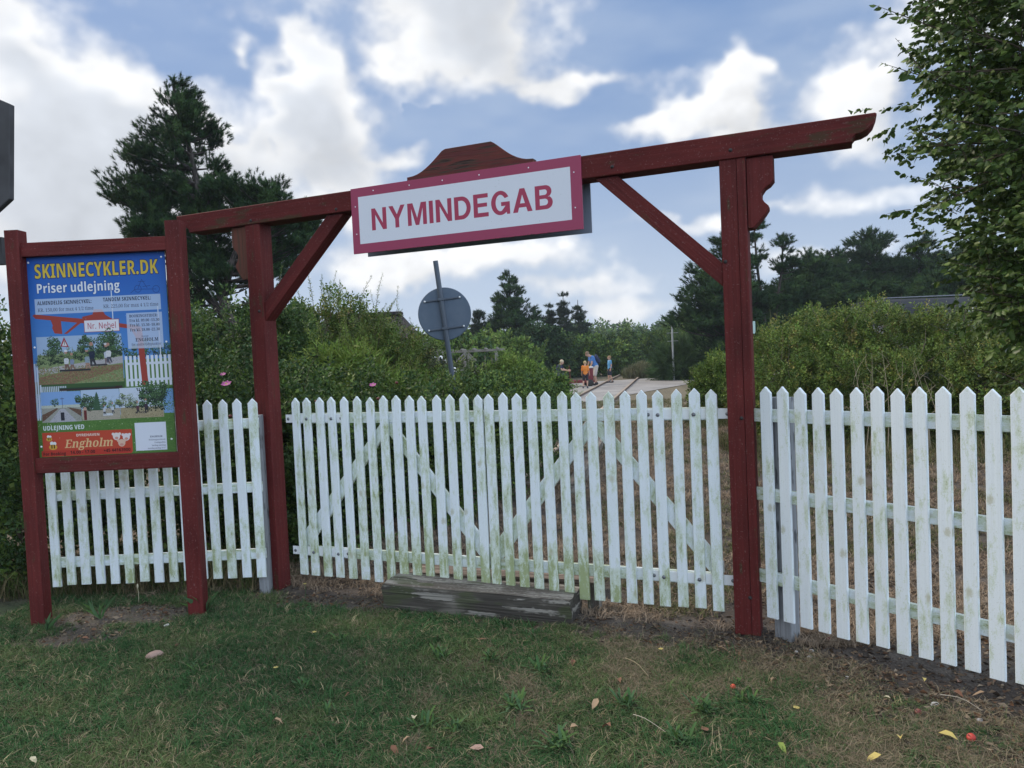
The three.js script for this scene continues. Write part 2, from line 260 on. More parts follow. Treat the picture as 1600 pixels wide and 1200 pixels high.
// the pale concrete road that crosses the track
const concrete = MS({ map: tex(512, 512, (u, v) => { const b = tnoise(u, v, 6, 6, 21, 5), f = tnoise(u, v, 90, 90, 22, 2); const k = 0.27 + b * 0.08 + f * 0.05; return [k, k * 0.97, k * 0.97]; }, 6, 6), roughness: 0.9 });
{
  const pts = [[1.2, -23.8], [2.7, -24.6], [3.7, -26.6], [5.2, -29.3], [8.2, -34.4], [12.5, -38.5], [17, -42], [14, -46], [10.1, -43.4], [7.4, -42.2], [4.2, -41.2], [0.2, -39.5], [-3, -35]];
  const sh = new THREE.Shape(pts.map((p) => new THREE.Vector2(p[0], -p[1]))), g = new THREE.ShapeGeometry(sh); g.rotateX(-Math.PI / 2); g.translate(0, 0.012, 0);
  const u = g.attributes.uv, p = g.attributes.position; for (let i = 0; i < u.count; i++) u.setXY(i, p.getX(i), p.getZ(i)); g.computeVertexNormals(); struct('concrete_road', g, concrete);
}

// ---------------------------------------------------------------- the red gate frame
const gateTurn = Math.atan2(-GU[1], GU[0]), gy = 0;
const arch = thing('gate_arch', 'tall red timber gateway with overhanging beam and braces above the white picket gate', 'gateway', [GO[0], 0, GO[1]], gateTurn);
function postGeo(w, d, h, crack, seed) {      // a sawn post, with a drying crack down its front face
  const a = w / 2, b = 0.004, pts = [[-a, 0], [-a + b, b], [-a + b, b]];
  const outline = [[-a + b, 0], ...(crack ? [[crack - 0.0016, 0], [crack, -0.012], [crack + 0.0016, 0]] : []), [a - b, 0], [a, -b], [a, -d + b], [a - b, -d], [-a + b, -d], [-a, -d + b], [-a, -b]];
  const s = new THREE.Shape(outline.map((p) => new THREE.Vector2(p[0], p[1]))), g = new THREE.ExtrudeGeometry(s, { depth: h, bevelEnabled: false });
  g.rotateX(-Math.PI / 2); g.scale(1, 1, -1); const ix = g.index; if (!ix) { const p = g.attributes.position; for (let i = 0; i < p.count; i += 3) for (const nm of ['position', 'normal']) { const q = g.attributes[nm], t = [q.getX(i), q.getY(i), q.getZ(i)]; q.setXYZ(i, q.getX(i + 2), q.getY(i + 2), q.getZ(i + 2)); q.setXYZ(i + 2, ...t); } }
  g.computeVertexNormals(); return uvBox(g, false, 1, seed);
}
part('post', postGeo(0.128, 0.128, 2.615, 0, 0.3).translate(-0.024, -0.005, 0), redMat[0], arch);
part('post', postGeo(0.138, 0.128, 2.615, 0.022, 0.9).translate(3.272, -0.005, 0), redMat[1], arch);
{ // beam: profiled ends
  const y0 = 2.61, y1 = 2.742, xr = 3.985, xl = -0.715, e = (x, d) => [[x - d * 0.115, y0], [x - d * 0.115, y0 + 0.02], [x - d * 0.1, y0 + 0.036], [x - d * 0.07, y0 + 0.04], [x - d * 0.04, y0 + 0.054], [x - d * 0.015, y0 + 0.08], [x, y0 + 0.118], [x, y1 - 0.006]];
  const pts = [...e(xr, 1), [xr - 0.008, y1], [xl + 0.008, y1], ...e(xl, -1).reverse()];
  part('beam', prism(pts, 0.15, 0.004, 0.012, true, 0.13), redAlgae, arch);
  const br = (k) => { const w = 0.105, x0 = k > 0 ? 0.04 : 3.203, p = [[x0, 1.925], [x0, 2.055], [x0 + k * 0.57, 2.606], [x0 + k * 0.705, 2.606]]; return k > 0 ? [p[0], p[3], p[2], p[1]] : p; };
  const brace = (pts, off) => { const g = prism(pts, 0.1, 0.003, -0.015, false, off); const p = g.attributes.position, u = g.attributes.uv; for (let i = 0; i < p.count; i++) { const sg = pts[1][0] > pts[0][0] ? 1 : -1; const a = p.getX(i) * 0.7071 * sg + p.getY(i) * 0.7071; u.setXY(i, p.getX(i) * 0.7071 * -sg + p.getY(i) * 0.7071 + p.getZ(i), a); } return g; };
  part('brace', brace(br(1), 0.2), redMat[2], arch); part('brace', brace(br(-1), 0.6), redMat[0], arch);
  const og = (x, k) => [[x, 2.605], [x + k * 0.135, 2.605], [x + k * 0.138, 2.6], [x + k * 0.138, 2.475], [x + k * 0.118, 2.452], [x + k * 0.092, 2.437], [x + k * 0.074, 2.412], [x + k * 0.073, 2.388], [x + k * 0.088, 2.362], [x + k * 0.108, 2.342], [x + k * 0.108, 2.325], [x + k * 0.09, 2.298], [x + k * 0.058, 2.262], [x + k * 0.03, 2.232], [x, 2.228]];
  part('bracket', prism(og(3.344, 1), 0.1, 0.003, -0.012, false, 0.4), redMat[1], arch);
  part('bracket_plank', box(0.036, 0.375, 0.09, -0.111, 2.418, -0.06, 0.003, false, 0.2), redBrown, arch, 'faded brownish red plank'); const lb = prism(og(-0.131, -0.72).reverse(), 0.085, 0.003, -0.02, false, 0.8); part('bracket', lb, redBrown, arch, 'faded brownish red bracket');
  const crest = [[1.235, 2.742], [2.112, 2.742], [2.112, 2.782]]; for (let i = 0; i <= 8; i++) { const t = i / 8; crest.push([2.1 - 0.245 * t, 2.783 + 0.132 * (1 - Math.cos(t * Math.PI / 2)) + (i === 8 ? 0 : 0)]); } crest.push([1.838, 2.925], [1.52, 2.925]); for (let i = 0; i <= 8; i++) { const t = 1 - i / 8; crest.push([1.25 + 0.245 * t, 2.783 + 0.132 * (1 - Math.cos(t * Math.PI / 2))]); } crest.push([1.235, 2.782]);
  part('crest_board', prism(crest, 0.06, 0.003, -0.03, true, 0.2), redWorn, arch);
  for (const [x, y, z] of [[-0.02, 2.635, 0.012], [0.705, 2.632, 0.012], [3.268, 2.655, 0.012], [2.61, 2.655, 0.012], [0.0, 1.995, 0], [3.22, 2.06, 0], [3.277, 1.2, 0], [3.29, 0.205, 0], [-0.02, 0.4, 0]]) part('bolt', dome(0.011, 0.008).translate(x, y, z), darkIron, arch);
}
// ---------------------------------------------------------------- station sign
function canvasTex(w, h, draw) { const c = document.createElement('canvas'); c.width = w; c.height = h; const x = c.getContext('2d'); draw(x, w, h); const t = new THREE.CanvasTexture(c); t.colorSpace = THREE.SRGBColorSpace; t.anisotropy = 8; return t; }
function fit(x, text, left, base, width, height, font = 'bold', fam = 'sans-serif', stroke) {      // text stretched to a given width and cap height
  x.save(); x.font = `${font} 100px ${fam}`; const m = x.measureText(text).width; x.translate(left, base); x.scale(width / m, height / 72); if (stroke) { x.lineJoin = 'round'; x.lineWidth = stroke[1]; x.strokeStyle = stroke[0]; x.strokeText(text, 0, 0); } x.fillText(text, 0, 0); x.restore();
}
function letters(x, text, left, base, width, height, color) {      // broad grotesque capitals
  const t = 0.2, S = { N: [0.78, (p) => { p([0, 0], [0, 1], [t, 1], [0.78 - t, 0.3], [0.78 - t, 1], [0.78, 1], [0.78, 0], [0.78 - t, 0], [t, 0.7], [t, 0]); }], Y: [0.84, (p) => { p([0.32, 0], [0.32, 0.4], [0, 1], [0.22, 1], [0.42, 0.6], [0.62, 1], [0.84, 1], [0.52, 0.4], [0.52, 0]); }], M: [0.96, (p) => { p([0, 0], [0, 1], [0.27, 1], [0.48, 0.32], [0.69, 1], [0.96, 1], [0.96, 0], [0.96 - 0.19, 0], [0.96 - 0.19, 0.76], [0.57, 0], [0.39, 0], [0.19, 0.76], [0.19, 0]); }], I: [0.2, (p) => p([0, 0], [0, 1], [t, 1], [t, 0])], E: [0.7, (p) => p([0, 0], [0, 1], [0.69, 1], [0.69, 0.82], [t, 0.82], [t, 0.6], [0.64, 0.6], [0.64, 0.43], [t, 0.43], [t, 0.18], [0.7, 0.18], [0.7, 0])], A: [0.88, (p) => { p([0, 0], [0.33, 1], [0.55, 1], [0.88, 0], [0.66, 0], [0.6, 0.2], [0.28, 0.2], [0.22, 0]); p([0.33, 0.37], [0.55, 0.37], [0.44, 0.74]); }] };
  const arc = (cx, cy, rx, ry, a0, a1) => Array.from({ length: 17 }, (_, i) => { const a = a0 + (a1 - a0) * i / 16; return [cx + rx * Math.cos(a), cy + ry * Math.sin(a)]; }), h = Math.PI / 2;
  S.D = [0.79, (p) => { p([0, 0], [0, 1], ...arc(0.36, 0.5, 0.43, 0.5, h, -h)); p([t, 0.18], [t, 0.82], ...arc(0.34, 0.5, 0.25, 0.32, h, -h)); }];
  S.B = [0.77, (p) => { p([0, 0], [0, 1], ...arc(0.46, 0.74, 0.27, 0.26, h, -h * 0.75), ...arc(0.48, 0.28, 0.29, 0.28, h * 0.75, -h)); p([t, 0.6], [t, 0.83], ...arc(0.42, 0.715, 0.11, 0.115, h, -h)); p([t, 0.17], [t, 0.44], ...arc(0.43, 0.305, 0.13, 0.135, h, -h)); }];
  S.G = [0.86, (p) => p([0.86, 0.53], [0.86, 0], [0.72, 0], [0.7, 0.1], ...arc(0.43, 0.5, 0.43, 0.52, -h * 0.62, -Math.PI * 1.5), ...arc(0.43, 0.5, 0.42, 0.52, h, h * 0.3).slice(1), [0.64, 0.68], ...arc(0.43, 0.5, 0.22, 0.35, h * 0.6, Math.PI + h * 1.15), [0.66, 0.36], [0.46, 0.36], [0.46, 0.53])];
  const gap = 0.13, total = [...text].reduce((a, c) => a + S[c][0] + gap, -gap), k = width / total; let at = left; x.fillStyle = color;
  for (const c of text) { x.beginPath(); S[c][1]((...pts) => { pts.forEach((q, i) => (i ? x.lineTo(at + q[0] * k, base - q[1] * height) : x.moveTo(at + q[0] * k, base - q[1] * height))); x.closePath(); }); x.fill('evenodd'); at += (S[c][0] + gap) * k; }
}
function faceUV(g, x0, y0, w, h) { const p = g.attributes.position, u = g.attributes.uv; for (let i = 0; i < p.count; i++) u.setXY(i, (p.getX(i) - x0) / w, (p.getY(i) - y0) / h); return g; }
{
  const x0 = 0.836, w = 1.592, y0 = 2.318, h = 0.428;
  const t = canvasTex(2048, 552, (x, W, H) => {
    x.fillStyle = '#912f52'; x.fillRect(0, 0, W, H); x.fillStyle = '#cfd3dd'; x.fillRect(W * 0.035, H * 0.138, W * 0.923, H * 0.72);
    letters(x, 'NYMINDEGAB', W * 0.096, H * 0.672, W * 0.79, H * 0.33, '#9c2a4c');
    const r = rng(4); for (let i = 0; i < 60; i++) { x.fillStyle = 'rgba(70,30,45,0.5)'; x.fillRect(W * (0.15 + r() * 0.84), H * (0.985 + r() * 0.01), 3 + r() * 9, 4 + r() * 5); } for (let i = 0; i < 70; i++) { x.fillStyle = 'rgba(60,70,70,0.25)'; x.fillRect(W * r(), H * r(), 2 + r() * 3, 2 + r() * 4); }
  });
  const sign = thing('station_sign', 'station name sign with crimson border reading NYMINDEGAB on the gateway beam', 'sign', [GO[0], 0, GO[1]], gateTurn);
  part('sign_panel', faceUV(box(w, h, 0.012, x0 + w / 2, y0 + h / 2, 0.02, 0.001), x0, y0, w, h), MS({ map: t, roughness: 0.45 }), sign);
  part('back_panel', box(w, h, 0.012, x0 + w / 2, y0 + h / 2, -0.148, 0.001), greyPaint, sign, 'plain grey reverse side of the panel on the far face of the beam');
  for (const [a, b] of [[0.11, 0.93], [0.28, 0.93], [0.43, 0.93], [0.59, 0.93], [0.795, 0.93], [0.02, 0.72], [0.972, 0.78], [0.02, 0.3], [0.972, 0.3]]) part('screw', dome(0.0045, 0.003, 8).translate(x0 + a * w, y0 + b * h, 0.026), whiteSteel, sign);
}
// ---------------------------------------------------------------- picket gate and fences
function picketGeo(h, w = 0.061, off = 0) { const a = w / 2; return prism([[-a, 0], [a, 0], [a, h - 0.034], [0, h], [-a, h - 0.034]], 0.02, 0.0025, 0, false, off); }
const picketGeos = Array.from({ length: 6 }, (_, i) => picketGeo(1.262, 0.061, i * 0.03));
const boltGeo = dome(0.0115, 0.008), strapGeo = box(0.5, 0.058, 0.005, 0, 0, 0, 0.001);
function pickets(parent, list, mats, seed, gapLow = 0.1, front = -0.04) {
  const r = rng(seed);
  list.forEach((s, i) => { const m = part('picket', picketGeos[Math.floor(r() * 6)], mats(i, r), parent); m.position.set(s, gapLow + (r() - 0.5) * 0.012, front + (r() - 0.5) * 0.002); m.scale.x = 0.96 + r() * 0.09; m.rotation.z = (r() - 0.5) * 0.009; m.rotation.y = (r() - 0.5) * 0.02; });
}
function rail(parent, x0, x1, y, z, h, mat, off, slope = 0) { const m = part('rail', box(x1 - x0, h, 0.024, 0, 0, 0, 0.003, true, off), mat, parent); m.position.set((x0 + x1) / 2, y, z - 0.012); m.rotation.z = slope; return m; }
function gateLeaf(name, label, list, s0, s1, hingeLeft, seed) {
  const g = thing(name, label, 'gate', [GO[0], 0, GO[1]], gateTurn);
  pickets(g, list, (i, r) => { const near = list[i]; const wet = near > 0.95 && near < 2.5; return wet ? whiteGreen[Math.floor(r() * 5)] : whiteGate[Math.floor(r() * 5)]; }, seed, 0.105);
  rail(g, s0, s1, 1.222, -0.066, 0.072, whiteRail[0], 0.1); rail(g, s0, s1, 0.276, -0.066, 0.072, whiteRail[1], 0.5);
  const yb = 0.316, yt = 1.183, m = (s0 + s1) / 2 + (hingeLeft ? 0.015 : -0.01), w = 0.095;
  const z = -0.067;
  const b1 = prism([[s0 - 0.005, yb], [s0 + w - 0.02, yb], [m - 0.002, yt - 0.06], [m - 0.002, yt], [m - w * 0.5, yt], [s0 - 0.005, yb + 0.06]], 0.022, 0.002, z, false, 0.3);
  const b2 = prism([[m + 0.002, yt - 0.06], [s1 - w + 0.02, yb], [s1 + 0.004, yb], [s1 + 0.004, yb + 0.06], [m + w * 0.5, yt], [m + 0.002, yt]], 0.022, 0.002, z, false, 0.7);
  part('brace', b1, whiteRail[0], g); part('brace', b2, whiteRail[1], g);  // algae coat on the braces, its darker tone also painting in their shade
  for (const y of [1.222, 0.276]) {
    const a = hingeLeft ? s0 - 0.075 : s1 + 0.075, k = hingeLeft ? 1 : -1;
    const st = part('hinge_strap', strapGeo, whiteSteel, g); st.position.set(a + k * 0.25, y, -0.0632);
    const idx = hingeLeft ? [1, 3] : [list.length - 2, list.length - 4];
    for (const i of idx) part('bolt', boltGeo, steel, g).position.set(list[i] - 0.002, y - 0.002, -0.0395);
    for (const q of [0.022, 0.472]) part('bolt', boltGeo, steel, g).position.set(a + k * q, y - 0.002, -0.0605);
  }
  return g;
}
const leafS = [0.229, 0.328, 0.436, 0.538, 0.644, 0.748, 0.852, 0.954, 1.056, 1.156, 1.255, 1.359, 1.46, 1.559, 1.659];
const leafS2 = [1.734, 1.83, 1.927, 2.024, 2.122, 2.222, 2.319, 2.413, 2.513, 2.612, 2.711, 2.809, 2.913, 3.013, 3.113];
gateLeaf('picket_gate', 'white picket gate leaf hinged on the gateway post beside the notice board', leafS, 0.205, 1.692, true, 31);
gateLeaf('picket_gate', 'white picket gate leaf hinged on the gateway post in front of the rosehip thicket', leafS2, 1.702, 3.142, false, 32);
{
  const turn = Math.atan2(-RV[1], RV[0]);
  const f = thing('picket_fence', 'clean white picket fence running from the gateway towards the broadleaf tree', 'fence', [RO[0], 0, RO[1]], turn);
  pickets(f, Array.from({ length: 22 }, (_, i) => i * 0.0995 - 0.002), (i, r) => whiteClean[Math.floor(r() * 5)], 41, 0.108, 0);
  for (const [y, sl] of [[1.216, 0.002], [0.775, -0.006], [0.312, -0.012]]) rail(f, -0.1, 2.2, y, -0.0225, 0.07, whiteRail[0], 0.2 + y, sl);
  const p1 = part('post', box(0.1, 1.36, 0.09, 0.03, 0.63, -0.094, 0.004, false, 0.3), shadedWhite, f); p1.rotation.z = -0.004;
  part('post', box(0.09, 1.34, 0.085, 1.96, 0.61, -0.092, 0.004, false, 0.6), shadedWhite, f);
}
{
  const f = thing('picket_fence', 'mossy white picket fence behind the blue notice board', 'fence', [0, 0, -5.35], 0);
  pickets(f, Array.from({ length: 15 }, (_, i) => -3.262 + i * 0.103), (i, r) => (i === 11 || r() < 0.3 ? whiteGate[Math.floor(r() * 4)] : whiteMid[Math.floor(r() * 4)]), 51, 0.122, 0);
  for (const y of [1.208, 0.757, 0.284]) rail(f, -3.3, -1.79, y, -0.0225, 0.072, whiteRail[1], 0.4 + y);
  part('post', box(0.07, 1.32, 0.085, -1.822, 0.6, -0.092, 0.004, false, 0.3), shadedWhite, f); 
}
// ---------------------------------------------------------------- notice board with its printed price poster
{
  const b = thing('notice_board', 'red timber notice board frame standing on two posts', 'notice board', [0, 0, 0], 0);
  part('post', postGeo(0.09, 0.092, 2.555, 0, 0.2).rotateY(-0.02).translate(-3.126, -0.02, -4.895), redMat[2], b);
  part('post', postGeo(0.1, 0.09, 2.575, 0, 0.7).rotateY(-0.02).translate(-2.11, -0.02, -4.91), redMat[0], b);
  const tr = part('top_rail', box(0.925, 0.088, 0.05, 0, 0, 0, 0.003, true, 0.3), redMat[1], b); tr.position.set(-2.62, 2.412, -4.94); tr.rotation.z = 0.003;
  const lr = part('bottom_rail', box(0.925, 0.098, 0.05, 0, 0, 0, 0.003, true, 0.8), redMat[0], b); lr.position.set(-2.62, 1.028, -4.94);
  part('back_batten', box(0.04, 1.4, 0.03, -3.06, 1.72, -4.983, 0.003), redMat[1], b); part('back_batten', box(0.04, 1.4, 0.03, -2.17, 1.72, -4.983, 0.003), redMat[1], b);

  const P = (x, W, H) => {
    const X = (u) => u * W, Y = (v) => v * H; let g;
    g = x.createLinearGradient(0, 0, 0, Y(0.8)); g.addColorStop(0, '#1c56b4'); g.addColorStop(0.5, '#4a86cc'); g.addColorStop(1, '#84abd8'); x.fillStyle = g; x.fillRect(0, 0, W, H);
    const r = rng(8), speck = (u0, v0, u1, v1, n, cols, s) => { for (let i = 0; i < n; i++) { x.fillStyle = cols[Math.floor(r() * cols.length)]; const q = s * (0.5 + r()); x.fillRect(X(u0 + r() * (u1 - u0)) - q / 2, Y(v0 + r() * (v1 - v0)) - q / 2, q, q); } };
    const poly = (pts, c) => { x.fillStyle = c; x.beginPath(); pts.forEach((p, i) => (i ? x.lineTo(X(p[0]), Y(p[1])) : x.moveTo(X(p[0]), Y(p[1])))); x.closePath(); x.fill(); };
    const rect = (u, v, w, h, c) => { x.fillStyle = c; x.fillRect(X(u), Y(v), X(w), Y(h)); };
    const disc = (u, v, a, c, b = a) => { x.fillStyle = c; x.beginPath(); x.ellipse(X(u), Y(v), X(a), X(b), 0, 0, 7); x.fill(); };
    const tree = (u, v, s, c, n = 26) => { const L = 5 + n / 8; for (let k = 0; k < L; k++) { const cu = u + (r() - 0.5) * s * 1.1, cv = v - s * (0.12 + r() * 0.62), R = s * (0.12 + r() * 0.2); for (let i = 0; i < 70; i++) { const a = r() * 6.28, q = Math.sqrt(r()), y = Math.sin(a) * q, d = y > 0.2 ? '#23321f' : c[Math.floor(r() * c.length)]; disc(cu + Math.cos(a) * q * R, cv + y * R * 0.75, s * (0.012 + r() * 0.022), r() < 0.12 ? '#1f2c1c' : d); } } };
    const grain = (u0, v0, w, h, n) => { for (let i = 0; i < n; i++) { x.fillStyle = r() < 0.55 ? `rgba(20,24,20,${0.08 + r() * 0.2})` : `rgba(236,232,214,${0.05 + r() * 0.16})`; const a = 2 + r() * 6; x.fillRect(X(u0 + r() * w) - a / 2, Y(v0 + r() * h), a, 1 + r() * 4); } };
    const greens = ['#3c5a30', '#4f6f3a', '#2f4a2a', '#5d7a44'], pale = ['#7d8f55', '#8c9a63', '#6c824c'];
    // lawn, distance and white fence in the printed picture
    rect(0, 0.62, 1, 0.06, '#3d5a2c'); tree(0.72, 0.535, 0.1, greens); tree(0.87, 0.53, 0.12, greens); tree(0.97, 0.53, 0.1, greens); rect(0.66, 0.53, 0.34, 0.14, '#5d7f3c');
    rect(0, 0.8, 1, 0.2, '#547a30'); speck(0, 0.66, 1, 1, 5200, ['#48702a', '#638a3a', '#6d8f42', '#3e6425'], 5); speck(0, 0.82, 1, 1, 90, ['#d9dfc0'], 4);
    for (let u = 0.67; u < 1; u += 0.031) { rect(u, 0.512, 0.019, 0.15, '#e9eef4'); } rect(0.67, 0.545, 0.33, 0.012, '#e0e6ee'); rect(0.67, 0.625, 0.33, 0.012, '#e0e6ee');
    for (let u = 0; u < 0.05; u += 0.016) rect(u, 0.53, 0.011, 0.28, '#dbe3ee'); for (let u = 0.06; u < 0.24; u += 0.013) rect(u, 0.645, 0.008, 0.03, '#c9d4df');
    const red = '#a8402f';
    poly([[0.03, 0.294], [0.045, 0.288], [0.5, 0.33], [0.78, 0.366], [0.78, 0.385], [0.5, 0.352], [0.05, 0.31]], red); poly([[0.15, 0.305], [0.23, 0.312], [0.235, 0.39], [0.18, 0.385], [0.165, 0.36], [0.17, 0.345]], red);
    poly([[0.35, 0.335], [0.375, 0.338], [0.27, 0.39], [0.245, 0.39]], red); poly([[0.385, 0.31], [0.46, 0.3], [0.47, 0.276], [0.53, 0.278], [0.55, 0.305], [0.62, 0.335], [0.385, 0.325]], red);
    poly([[0.72, 0.37], [0.745, 0.372], [0.775, 0.42], [0.77, 0.44]], red); poly([[0.765, 0.37], [0.805, 0.37], [0.83, 0.66], [0.785, 0.66]], red);
    rect(0.6, 0.17, 0.007, 0.17, '#dfe6ee'); rect(0.925, 0.27, 0.007, 0.26, '#e6ecf2');
    x.fillStyle = '#f0eef0'; x.fillRect(X(0.395), Y(0.328), X(0.25), Y(0.058)); x.strokeStyle = '#a5343a'; x.lineWidth = 4; x.strokeRect(X(0.395), Y(0.328), X(0.25), Y(0.058)); x.fillStyle = '#b4343f'; fit(x, 'Nr. Nebel', X(0.415), Y(0.371), X(0.21), Y(0.03), '');
    // title
    x.fillStyle = '#e8c53c'; fit(x, 'SKINNECYKLER.DK', X(0.062), Y(0.113), X(0.885), Y(0.068), 'bold', 'sans-serif', ['#16336e', 9]); fit(x, 'SKINNECYKLER.DK', X(0.062), Y(0.113), X(0.885), Y(0.068), 'bold', 'sans-serif');
    x.fillStyle = '#f4f6f8'; fit(x, 'Priser udlejning', X(0.068), Y(0.186), X(0.6), Y(0.046), 'bold', 'sans-serif', ['#1b3f80', 7]);
    x.strokeStyle = '#23427e'; x.lineWidth = 4; for (const [u, v] of [[0.795, 0.185], [0.925, 0.19]]) { x.beginPath(); x.ellipse(X(u), Y(v), X(0.024), X(0.024), 0, 0, 7); x.stroke(); }
    x.beginPath(); for (const [k, u, v] of [[0, 0.74, 0.205], [1, 0.775, 0.187], [1, 0.925, 0.19], [0, 0.795, 0.185], [1, 0.825, 0.14], [1, 0.862, 0.183], [0, 0.8, 0.15], [1, 0.85, 0.15], [0, 0.83, 0.175], [1, 0.885, 0.172]]) k ? x.lineTo(X(u), Y(v)) : x.moveTo(X(u), Y(v)); x.stroke();
    // prices and hours
    rect(0.052, 0.214, 0.9, 0.076, 'rgba(214,224,240,0.78)'); x.fillStyle = '#1e2430';
    fit(x, 'ALMINDELIG SKINNECYKEL:', X(0.07), Y(0.244), X(0.39), Y(0.018), 'bold', 'sans-serif'); fit(x, 'KR. 150,00 for max 4 1/2 time', X(0.07), Y(0.277), X(0.4), Y(0.017), '', 'serif');
    fit(x, 'TANDEM SKINNECYKEL:', X(0.54), Y(0.24), X(0.345), Y(0.018), 'bold', 'sans-serif'); fit(x, 'KR. 225,00 for max 4 1/2 time', X(0.54), Y(0.272), X(0.395), Y(0.017), '', 'serif');
    rect(0.7, 0.302, 0.255, 0.175, 'rgba(206,216,236,0.8)'); x.fillStyle = '#1e2430';
    fit(x, 'BOOKINGSTIDER:', X(0.72), Y(0.324), X(0.205), Y(0.014), 'bold', 'serif'); ['Fra kl. 09.00 -13.30', 'Fra kl. 13.30 -18.00', 'Fra kl. 18.00 -22.30'].forEach((s, i) => fit(x, s, X(0.72), Y(0.346 + i * 0.023), X(0.215), Y(0.014), 'bold', 'serif'));
    fit(x, 'Kontakt', X(0.8), Y(0.421), X(0.05), Y(0.007), '', 'serif'); fit(x, 'ENGHOLM', X(0.755), Y(0.443), X(0.165), Y(0.017), 'bold', 'serif'); fit(x, 'for andre tidspunkter', X(0.725), Y(0.463), X(0.215), Y(0.012), '', 'serif');
    // photograph of the rail bikes
    const person = (u, v, s, top, low, hat) => { disc(u, v - s * 1.0, s * 0.13, '#b98a70'); if (hat) disc(u, v - s * 1.08, s * 0.15, hat, s * 0.09); poly([[u - s * 0.2, v - s * 0.6], [u - s * 0.1, v - s * 0.66], [u + s * 0.15, v - s * 0.66], [u + s * 0.24, v - s * 0.55], [u + s * 0.16, v - s * 0.3], [u - s * 0.16, v - s * 0.3]], top); poly([[u - s * 0.14, v - s * 0.32], [u + s * 0.16, v - s * 0.32], [u + s * 0.3, v], [u + s * 0.18, v], [u + s * 0.04, v - s * 0.2], [u - s * 0.04, v], [u - s * 0.14, v]], low); };
    const u0 = 0.045, v0 = 0.4, pw = 0.61, ph = 0.235; rect(u0, v0, pw, ph, '#a9c0dc'); rect(u0, v0 + 0.09, pw, 0.145, '#8a9a62'); poly([[u0, v0 + 0.16], [u0 + pw, v0 + 0.11], [u0 + pw, v0 + 0.13], [u0, v0 + 0.185]], '#b9b4b0');
    tree(0.16, 0.475, 0.09, greens); tree(0.4, 0.47, 0.07, greens); tree(0.55, 0.475, 0.08, greens); tree(0.6, 0.48, 0.06, greens); for (let u = 0.08; u < 0.63; u += 0.03) tree(u, 0.545 - (u - 0.05) * 0.05, 0.06 + r() * 0.035, u < 0.33 ? pale : r() < 0.6 ? greens : pale, 34); tree(0.16, 0.5, 0.1, greens, 50); tree(0.41, 0.49, 0.11, greens, 50); tree(0.56, 0.495, 0.14, greens, 70); poly([[0.045, 0.565], [0.655, 0.528], [0.655, 0.543], [0.045, 0.588]], '#b9b4b0');
    poly([[u0, v0 + 0.235], [u0, v0 + 0.2], [u0 + 0.3, v0 + 0.16], [u0 + pw, v0 + 0.15], [u0 + pw, v0 + 0.17], [u0 + 0.25, v0 + 0.235]], '#8a6448'); speck(u0, v0 + 0.15, u0 + pw, v0 + 0.232, 1500, ['#7c8a48', '#8f7a50', '#6f7f44', '#9a8058'], 6);
    poly([[0.215, 0.45], [0.245, 0.405], [0.275, 0.455]], '#a83030'); poly([[0.227, 0.447], [0.245, 0.42], [0.264, 0.449]], '#e8e6e0'); rect(0.243, 0.425, 0.004, 0.018, '#222');
    rect(0.2, 0.565, 0.22, 0.009, '#2b2a2a'); rect(0.4, 0.545, 0.14, 0.008, '#33302e'); person(0.25, 0.565, 0.085, '#dcdcdc', '#7a5a4a', '#e8e8e8'); person(0.29, 0.565, 0.075, '#8894a8', '#8a6a58'); person(0.4, 0.565, 0.09, '#8fa0a8', '#b08a70', '#6f9cc0'); person(0.435, 0.55, 0.105, '#20283a', '#333'); person(0.54, 0.545, 0.09, '#c9cdd6', '#7d6a68', '#ddd'); person(0.555, 0.54, 0.09, '#e6e4e2', '#4a4a55');
    rect(0.19, 0.655, 0.45, 0.014, '#3a2622'); rect(0.19, 0.655, 0.4, 0.006, '#27402a');
    grain(0.045, 0.47, 0.61, 0.163, 2600);
    // three smaller photographs
    rect(0.05, 0.672, 0.285, 0.15, '#86aee0'); rect(0.05, 0.75, 0.285, 0.072, '#a2a394'); rect(0.05, 0.738, 0.285, 0.014, '#c4cbb8'); poly([[0.05, 0.785], [0.16, 0.752], [0.17, 0.756], [0.06, 0.815], [0.05, 0.815]], '#6d4f38'); poly([[0.335, 0.8], [0.335, 0.765], [0.235, 0.75], [0.25, 0.757]], '#6d4f38'); poly([[0.1, 0.822], [0.185, 0.757], [0.215, 0.757], [0.3, 0.822]], '#b7b5b8'); tree(0.15, 0.75, 0.05, greens); rect(0.2, 0.7, 0.003, 0.055, '#556'); rect(0.188, 0.706, 0.027, 0.003, '#556'); rect(0.185, 0.775, 0.026, 0.04, '#26262a');
    rect(0.338, 0.67, 0.275, 0.15, '#bccfe6'); rect(0.338, 0.765, 0.275, 0.055, '#b1a890'); tree(0.37, 0.78, 0.12, greens, 70); tree(0.42, 0.775, 0.08, greens, 40); tree(0.58, 0.775, 0.06, pale, 30); for (let i = 0; i < 7; i++) poly([[0.45, 0.68 + i * 0.012], [0.45 - 0.012 - i * 0.006, 0.7 + i * 0.012], [0.45 + 0.012 + i * 0.006, 0.7 + i * 0.012]], '#3c5a3a'); tree(0.52, 0.765, 0.07, ['#6f8f3f', '#86a04a', '#4f6f38']); rect(0.49, 0.788, 0.07, 0.012, '#d8dcde'); person(0.5, 0.795, 0.045, '#d0d0d4', '#444'); person(0.56, 0.79, 0.05, '#cfd6dc', '#555'); rect(0.352, 0.77, 0.02, 0.048, '#6a2620'); disc(0.362, 0.762, 0.012, '#c9a48c');
